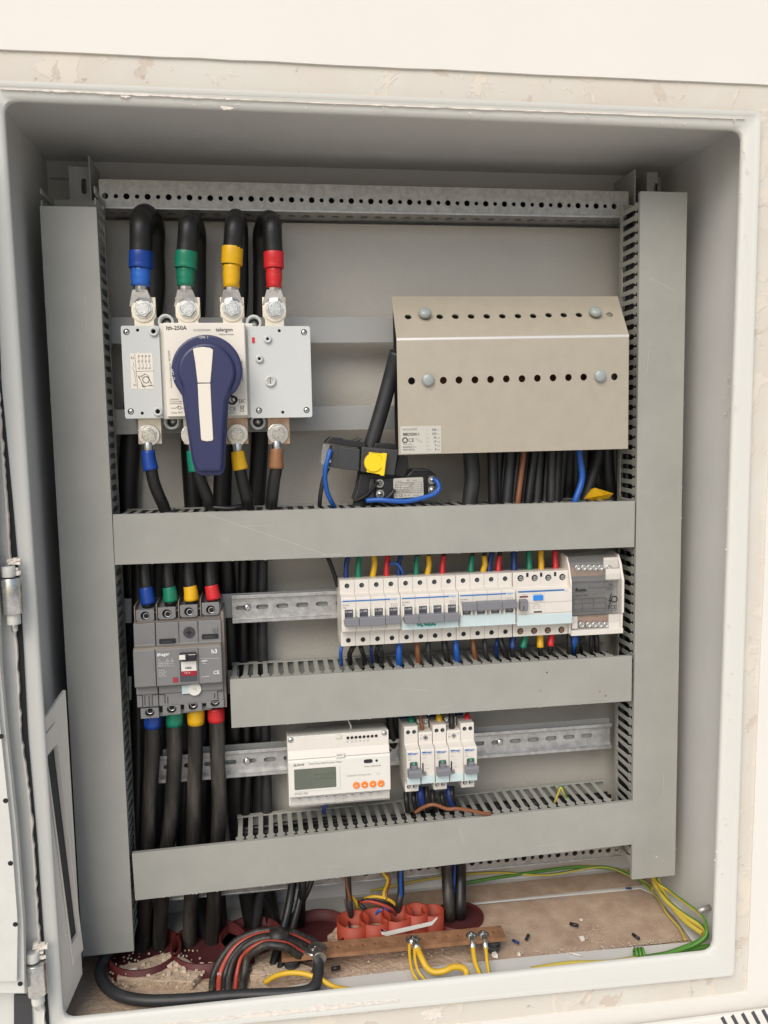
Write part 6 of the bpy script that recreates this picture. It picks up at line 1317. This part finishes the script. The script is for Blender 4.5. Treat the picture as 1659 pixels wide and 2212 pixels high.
c0, c1 = F_(q3b, 1125, 615, -484), F_(q3b, 1235, 612, -486)
cc = (c0 + c1) / 2
MB2 = MB().tube([c0 + V3(0, 0, -2), cc + V3(0, 0, -1), c1 + V3(0, 0, -2)], 11, 14); tag(MB2.build('tape_wrap', 'dusty'), 'black tape wrap holding the arched cables together', 'tape')
# cables in conduits
og = 'wires rising from the orange conduit stubs'
def up(label, pts, r, mt, st_=None): wire('wire', label, 'wire', pts, r, mt, og, stripe=st_)
up('grey cable standing in the leftmost orange stub', [F_(q2b, 555, 400, -520), F_(q2b, 545, 340, -495) , A(753, 1930, 135), A(752, 1890, 135), A(752, 1850, 138)], 4.2, 'greycable')
up('brown wire standing in the leftmost orange stub', [F_(q2b, 540, 395, -518), A(757, 1950, 132), A(748, 1905, 132), A(746, 1850, 136)], 1.8, 'wbrown')
up('blue wire curling in the leftmost orange stub', [F_(q2b, 550, 395, -518), F_(q2b, 553, 320, -498), F_(q2b, 548, 250, -480), A(755, 1900, 135)], 2.0, 'wblue')
up('yellow and green wire curling in the leftmost orange stub', [F_(q2b, 570, 385, -516), F_(q2b, 592, 340, -505), F_(q2b, 585, 290, -490), F_(q2b, 550, 240, -478)], 2.0, 'wyel', 'wgrn')
up('bright yellow wire arching between the orange stubs', [F_(q2b, 640, 265, -490), F_(q2b, 700, 248, -484), F_(q2b, 780, 262, -486), F_(q2b, 838, 300, -496), F_(q2b, 850, 350, -510)], 2.2, 'wyel')
up('black wire arching just under the bright yellow one', [F_(q2b, 620, 280, -492), F_(q2b, 690, 262, -487), F_(q2b, 770, 280, -489), F_(q2b, 828, 312, -498), F_(q2b, 845, 355, -510)], 2.2, 'black')
up('pinkish brown wire arching under the black one', [F_(q2b, 600, 285, -494), F_(q2b, 680, 282, -490), F_(q2b, 760, 305, -494), F_(q2b, 815, 330, -500), F_(q2b, 840, 360, -510)], 2.2, 'wred')
up('blue wire arching lowest between the orange stubs', [F_(q2b, 700, 385, -514), F_(q2b, 730, 345, -502), F_(q2b, 780, 330, -500), F_(q2b, 830, 345, -506), F_(q2b, 842, 372, -514)], 2.0, 'wblue')
up('dark wire dropping into the second orange stub', [F_(q2b, 600, 290, -494), F_(q2b, 640, 330, -500), F_(q2b, 680, 385, -514)], 2.4, 'black')
up('yellow wire rising behind the arch up to the lowest trunking', [F_(q2b, 765, 262, -486), F_(q2b, 768, 215, -478), F_(q2b, 790, 140, -460), A(826, 1880, 140), A(832, 1840, 140)], 2.2, 'wyel', 'wgrn')
up('brown wire rising behind the arch up to the lowest trunking', [F_(q2b, 780, 270, -487), F_(q2b, 785, 215, -478), F_(q2b, 805, 140, -460), A(836, 1880, 140), A(842, 1840, 140)], 2.0, 'wbrown')
up('dark grey cable standing in the middle orange stub', [F_(q2b, 860, 370, -520), F_(q2b, 862, 300, -495), A(866, 1925, 138), A(864, 1880, 138), A(863, 1840, 140)], 4.6, 'greycable')
up('blue wire rising from the middle orange stub', [F_(q2b, 870, 345, -508), F_(q2b, 878, 240, -482), F_(q2b, 875, 150, -462), A(866, 1880, 134), A(866, 1840, 138)], 2.1, 'wblue')
wire('power_cable', 'dusty brown-black cable standing in the right red pipe', 'cable', [F_(q2b, 1200, 390, -530), F_(q2b, 1195, 330, -505), A(967, 1900, 142), A(965, 1860, 142), A(965, 1780, 145)], 8.2, 'dusty', 'two cables in the right red pipe')
wire('power_cable', 'black cable standing in the right red pipe', 'cable', [F_(q2b, 1265, 385, -530), F_(q2b, 1265, 320, -505), A(995, 1900, 146), A(994, 1860, 146), A(992, 1780, 148)], 7.6, 'black', 'two cables in the right red pipe')
wire('wire', 'thin blue wire between the two cables of the right red pipe', 'wire', [F_(q2b, 1232, 385, -526), A(981, 1930, 138), A(982, 1890, 138), A(984, 1840, 140)], 1.8, 'wnavy')
# earth wires along the right side
eg = 'yellow and green earth wires along the right cabinet corner'
def ew(label, pts, r, mt='wyel', st_='wgrn'):
    o = MB().tube(spline(pts, 10), r, 8, 0, 1, .006).build('earth_wire', [mt, st_]); tag(o, label, 'earth wire', eg)
L_ = lambda a, b_, z=-522: fz(ql, a, b_, z)
ew('lower earth wire tucked into the right front floor corner', [L_(850, 768), L_(980, 745), L_(1110, 722), L_(1220, 700), L_(1290, 690), L_(1330, 680)], 3.2, 'wyel2')
ew('thick yellow earth wire sweeping back along the right wall to the trunking', [L_(870, 765), L_(1000, 745, -520), L_(1130, 700, -516), L_(1230, 655, -512), L_(1265, 610, -508), L_(1230, 560, -506), L_(1160, 515, -506), L_(1080, 460, -508), L_(1010, 400, -508), L_(960, 330, -506), L_(935, 280, -498), L_(930, 240, -488)], 3.6, 'wyel2')
ew('second yellow earth wire beside the thick one along the right wall', [L_(1240, 610, -510), L_(1190, 575, -510), L_(1120, 520, -510), L_(1050, 440, -510), L_(1000, 360, -508), L_(970, 300, -500), L_(950, 250, -490)], 3.2, 'wyel2')
ew('thin looping earth wire highest on the right wall', [L_(870, 760, -519), L_(1010, 735, -518), L_(1160, 692, -514), L_(1245, 640, -506), L_(1268, 590, -498), L_(1240, 500, -490), L_(1150, 425, -488), L_(1080, 375, -490), L_(1020, 330, -492), L_(960, 290, -490), L_(940, 250, -486)], 2.0)
ew('thin earth wire lying farthest in on the brown floor sheet', [L_(1130, 650, -525), L_(1090, 570, -525), L_(1020, 490, -525), L_(960, 390, -525), L_(890, 310, -525), L_(830, 265, -522)], 1.5, 'wyel2')
ew('green earth wire trailing left along the front floor strip', [L_(150, 838, -524), L_(260, 818, -520), L_(400, 800, -518), L_(540, 796, -518), L_(680, 788, -519), L_(800, 770, -520), L_(880, 762, -520)], 3.0, 'wgrn', 'wyel2')
ew('earth wire lying along the rear floor edge towards the right trunking', [A(980, 1912, 200), A(1060, 1898, 200), A(1180, 1880, 205), A(1260, 1872, 200), A(1340, 1880, 190), A(1390, 1905, 170), A(1410, 1920, 150)], 2.4, 'wyel2')
ew('thin green earth wire low along the rear floor edge', [A(800, 1925, 205), A(920, 1900, 205), A(1060, 1885, 205), A(1180, 1890, 200), A(1300, 1872, 195), A(1370, 1895, 175)], 1.8, 'wgrn', 'wyel2')
kn = MB()
for k in range(3):
    c = L_(815 + 22 * k, 752 - 2 * k, -520); kn.tube([c + V3(math.cos(t) * .8 * (1 if k else 1), math.cos(t) * 6, math.sin(t) * 6 + 2) for t in [2 * math.pi * i / 14 for i in range(15)]], 1.9, 8)
tag(kn.build('wire_knot', 'wgrn'), 'green wire knotted round the earth wires on the front floor strip', 'wire knot')
# ------------------------------------------------------------------ left side: leaning frame, hinges, door, door frame strip
qL = W(0, 2100, 500 * 1659 / 572)
kL = 500 / 572 * 1.0
def LD(a, b_): return (a * kL / 1.8228, (2100 + b_ * kL) / 1.8228)
# leaning frame: quad standing along the left wall
xf0, xf1 = -397, -366
C_ = [at(*LD(187, 855), 14), at(*LD(298, 700), 92), at(*LD(345, 1960), 92), at(*LD(290, 2175), 14)]
C_[0] = Vector((-391, 12, C_[0].z)); 
tl = atz(*LD(187, 855), 0)
def onplane(u, v, p0, n):
    d = ray(u, v); return CAM + d * ((p0 - CAM).dot(n) / d.dot(n))
# plane leaning: contains vertical-ish direction; front edge at x=-388, deeper edge at x=-368
pn = Vector((1, -0.36, 0.03)).normalized(); pp0 = Vector((-389, 15, -300))
fo = [onplane(*LD(a, b_), pp0, pn) for a, b_ in ((187, 855), (296, 705), (372, 1985), (292, 2172))]
fi = [onplane(*LD(a, b_), pp0, pn) for a, b_ in ((205, 1005), (252, 945), (355, 1800), (317, 1855))]
lf = thing('plastic_frame', 'pale rectangular plastic frame leaning against the left inner wall of the cabinet', 'plastic frame', fo[3])
mb = MB(); n_ = pn * -4
vs = fo + fi + [p + n_ for p in fo] + [p + n_ for p in fi]; fs = []
for i in range(4):
    j = (i + 1) % 4; fs += [(i, j, 4 + j, 4 + i), (8 + i, 12 + i, 12 + j, 8 + j), (i, 8 + i, 8 + j, j), (4 + i, 4 + j, 12 + j, 12 + i)]
mb.add(vs, fs).build('frame', 'label', lf, bevel=1.0)
MB().add([p + n_ * 1.05 for p in fo] , [(0, 1, 2, 3)]).build('dark_pane', 'dkplastic', lf)
ins_ = [fi[k].lerp(fi[(k + 2) % 4], -.10) + pn * .6 for k in range(4)]; ins2 = [fi[k] + pn * .6 for k in range(4)]
vs = ins_ + ins2; MB().add(vs + [p + pn * 1.2 for p in vs], [(8 + i, 8 + (i + 1) % 4, 12 + (i + 1) % 4, 12 + i) for i in range(4)] + [(i, (i + 1) % 4, 8 + (i + 1) % 4, 8 + i) for i in range(4)] + [(4 + i, 12 + i, 12 + (i + 1) % 4, 4 + (i + 1) % 4) for i in range(4)]).build('inner_bead', 'label', lf)
# black strip painted as the shade of the gap, and frame strip left of the rim
gap = [(0, 830), (30, 1290), (72, 1700), (105, 2212), (112, 2330)]
strip_y = -6
def strip(name, L1, L2, y0, y1, mt, parent=None, wob=0, n=60):
    """vertical strip between two poly-lines in D coordinates"""
    def samp(L, v):
        for (u0, v0), (u1, v1) in zip(L, L[1:]):
            if v <= v1: return u0 + (u1 - u0) * (v - v0) / (v1 - v0)
        (u0, v0), (u1, v1) = L[-2:]; return u0 + (u1 - u0) * (v - v0) / (v1 - v0)
    va, vb_ = L1[0][1], L1[-1][1]; vs = []; 
    for i in range(n + 1):
        v = va + (vb_ - va) * i / n; w = random.uniform(-wob, wob) if wob else 0
        a = at(samp(L1, v), v, y0); b_ = at(samp(L2, v) + w, v, y0); vs += [a, b_, Vector((a.x, y1, a.z)), Vector((b_.x, y1, b_.z))]
    fs = []
    for i in range(n): k = 4 * i; fs += [(k, k + 1, k + 5, k + 4), (k + 2, k + 6, k + 7, k + 3), (k, k + 4, k + 6, k + 2), (k + 1, k + 3, k + 7, k + 5)]
    fs += [(0, 2, 3, 1), (4 * n, 4 * n + 1, 4 * n + 3, 4 * n + 2)]
    return MB().add(vs, fs).build(name, mt, parent)
e_out = [(-200, 200), (-200, 2330)]
g_l = [(-22, 420), (-5, 830), (12, 1075), (29, 1300), (45, 1590), (66, 1750), (84, 2030), (96, 2212), (103, 2330)]
g_r = [(-16, 420), (1, 830), (24, 1075), (43, 1300), (58, 1590), (78, 1820), (94, 2060), (104, 2212), (111, 2330)]
strip('gap_shade_strip', [(u - 3, v) for u, v in g_l], [(u + 1, v) for u, v in g_r], -8, 2, 'hole', cab)
s1 = strip('frame_strip', [(-120, 420), (-120, 2330)], g_l, -11, 2, 'lip', cab, wob=.8)
ch = strip('chipped_edge', [(u - 2.5, v) for u, v in g_l], [(u + 1, v) for u, v in g_l], -12.5, -8, 'filler', cab, wob=2.2, n=160)
# door: slab with perforated stiffener, standing in front of the strip
d_r = [(-60, 300), (-22, 830), (0, 1435), (11, 1560), (36, 1800), (50, 1990), (53, 2145)]
dr = strip('door', [(-330, 300), (-330, 2145)], d_r, -32, -24, 'lip', cab)
dr['label'] = 'open door edge with a row of small holes'
strip('stiffener', [(-330, 300), (-330, 2120)], [(u - 12, v) for u, v in d_r[:-1]] + [(36, 2118)], -38, -32, 'lip', dr)
for a, b_ in ((5, 915), (25, 1205), (47, 1487), (69, 1762), (91, 2030)):
    u, v = LD(a, b_); c = at(u, v, -38.3); MB().cyl((c.x, -38.2, c.z), (0, 1, 0), 2.6, .3, 12).build('hole', 'hole', dr)
dk2 = strip('dark_channel', [(30, 2150), (30, 2330)], [(66, 2150), (74, 2330)], -14, -11.5, 'dkplastic', cab)  # dark strip below the lower end of the door
def hinge(label, u, v0, s, lab2=None):
    """v0: top of the steel barrel"""
    hh_ = []
    sl = .065
    def seg(va, vb_, r, mt, nm, yy=-18, du=0):
        a = at(u + du + (va - v0) * sl, va, yy); b_ = at(u + du + (vb_ - v0) * sl, vb_, yy); MB().cyl(a, (b_ - a), r, (b_ - a).length, 24).build(nm, mt, hh_[0] if hh_ else cab, bevel=.5)
        if not hh_: hh_.append(col.objects[-1])
    seg(v0, v0 + 76 * s, 10.2, 'steel', 'hinge'); h = hh_[0]; seg(v0 - 25 * s, v0 - 2, 6.6, 'lip', 'upper_knuckle', du=-5); seg(v0 + 77 * s, v0 + 100 * s, 6.6, 'lip', 'lower_knuckle'); seg(v0 + 100 * s, v0 + 115 * s, 3.2, 'steel', 'pin'); seg(v0 + 110 * s, v0 + 118 * s, 2.2, 'steel', 'pin_tip')
    a = at(u + 14, v0, -14); b_ = at(u + 14 + 5, v0 + 76 * s, -14); MB().add([a, at(u + 21, v0, -14), at(u + 26, v0 + 76 * s, -14), b_, a + V3(0, 5, 0), at(u + 21, v0, -9), at(u + 26, v0 + 76 * s, -9), b_ + V3(0, 5, 0)], [(0, 1, 2, 3), (7, 6, 5, 4), (0, 4, 5, 1), (1, 5, 6, 2), (2, 6, 7, 3), (3, 7, 4, 0)]).build('leaf', 'steel', h, bevel=.3)
    mb = MB()
    for i in range(16): crumb(mb, at(u + random.uniform(-4, 20), v0 - 28 + random.uniform(-10, 8), -16), random.uniform(2, 4))
    for i in range(8): crumb(mb, at(u + random.uniform(10, 19), v0 - 20 + random.uniform(0, 16), -16), random.uniform(1.5, 3))
    tag(mb.build('plaster_clump', 'filler'), lab2, 'plaster', 'lumps of plaster on the hinges')
hinge('shiny steel hinge halfway up the left side of the cabinet', 24, 1248, 1.0, 'crumbly white plaster on top of the middle left hinge')
hinge('shiny steel hinge at the lower left corner of the cabinet', 77, 2078, .88, 'crumbly white plaster on top of the lower left hinge')
# ------------------------------------------------------------------ vented lid below right
vp0 = at(1385, 2214, -12); vp1 = at(1659, 2178, -12)
vl = thing('vented_panel', 'pale vented panel with short slots, cut off at the lower right corner', 'vent panel', (vp1.x, -12, vp1.z - 60))
zt_ = (vp0.z + vp1.z) / 2
MB().box(vp0.x - 300, vp1.x + 220, -16, -9.2, zt_ - 220, zt_).build('panel', 'wall', vl, bevel=1.5)
for k in range(9):
    c = at(1567 + 22 * k, 2206 - 4 * k, -16.2); T = Matrix.Translation((c.x, 0, c.z - 3)) @ Matrix.Rotation(R(-28), 4, 'Y')
    MB().box(-2.2, 2.2, -16.4, -16, -10, 10, 0, T).build('vent_slot', 'lever', vl, bevel=.5)
# plaster patches and streaks of filler
def patch(label, u, v, w, h, y=-.4, seed=0):
    random.seed(seed + 40); pts = []; c = at(u, v, y)
    for i in range(26):
        t = 2 * math.pi * i / 26; k = random.uniform(.55, 1); pts.append((c.x + math.cos(t) * w * k, c.z + math.sin(t) * h * k))
    o = MB().prism(pts, XZ, y, y + 1.6).build('filler_patch', 'filler', bevel=.4); tag(o, label, 'filler patch', 'smears of white filler on the rim')
patch('white filler smear low on the plaster band, left of centre', 935, 2192, 16, 9, .2, 1)
patch('white filler smear near the lower right corner of the band', 1487, 2104, 10, 5, .2, 2)
patch('small white filler dab on the top rim right of centre-left', 490, 233, 8, 2.6, -5.3, 4)
patch('small white filler dab on the top rim above the leftmost cable', 270, 207, 6, 2.2, -5.3, 5)
def streak(label, pts, h, y, seed, n=60):
    random.seed(seed); up_, dn = [], []
    for i in range(n + 1):
        t = i / n * (len(pts) - 1); k = min(int(t), len(pts) - 2); f_ = t - k; u = pts[k][0] + (pts[k + 1][0] - pts[k][0]) * f_; v = pts[k][1] + (pts[k + 1][1] - pts[k][1]) * f_
        c = at(u, v, y); w = h * random.uniform(.15, 1) * math.sin(math.pi * min(.98, max(.02, i / n))) ** .4
        up_.append((c.x, c.z + w)); dn.append((c.x, c.z - w * .7))
    o = MB().prism(up_ + dn[::-1], XZ, y, y + 2).build('filler_streak', 'filler'); tag(o, label, 'filler streak', 'streaks of white filler along the rim')
streak('thin white filler streak along the top rim, left half', [(0, 192), (150, 198), (330, 206), (560, 217)], 1.6, -5.8, 11)
streak('thin white filler streak along the top rim, right half', [(560, 217), (900, 230), (1250, 243), (1610, 257)], 1.3, -5.8, 12)
streak('ragged white filler streak along the bottom rim, left half', [(340, 2215), (500, 2200), (620, 2188), (768, 2172), (860, 2162)], 4.0, -5.8, 13)
streak('thin white filler streak down the right rim', [(1636, 330), (1625, 700), (1608, 1200), (1590, 1700), (1580, 2000)], .9, -1, 14)
random.seed(99)
sp = MB()
for i in range(90):
    side = random.random()
    if side < .45: t = random.random(); u, v = 1600 + random.uniform(-4, 22) - 60 * t, 300 + 1750 * t
    else: t = random.random(); u, v = 20 + 1570 * t, 205 + 62 * t + random.uniform(-12, 10)
    crumb(sp, at(u, v, -6), random.choice((.5, .6, .8, 1.2)))
for i in range(40): p = at(1560 + random.uniform(-18, 18), random.uniform(780, 900), 30); crumb(sp, Vector((396 - (462 - p.z) * .011, random.uniform(15, 45), p.z)), random.uniform(.4, 1))
tag(sp.build('paint_flecks', 'filler', origin=(0, 0, 0)), 'tiny white plaster flecks spattered on the rim and right wall', 'flecks', kind='stuff')
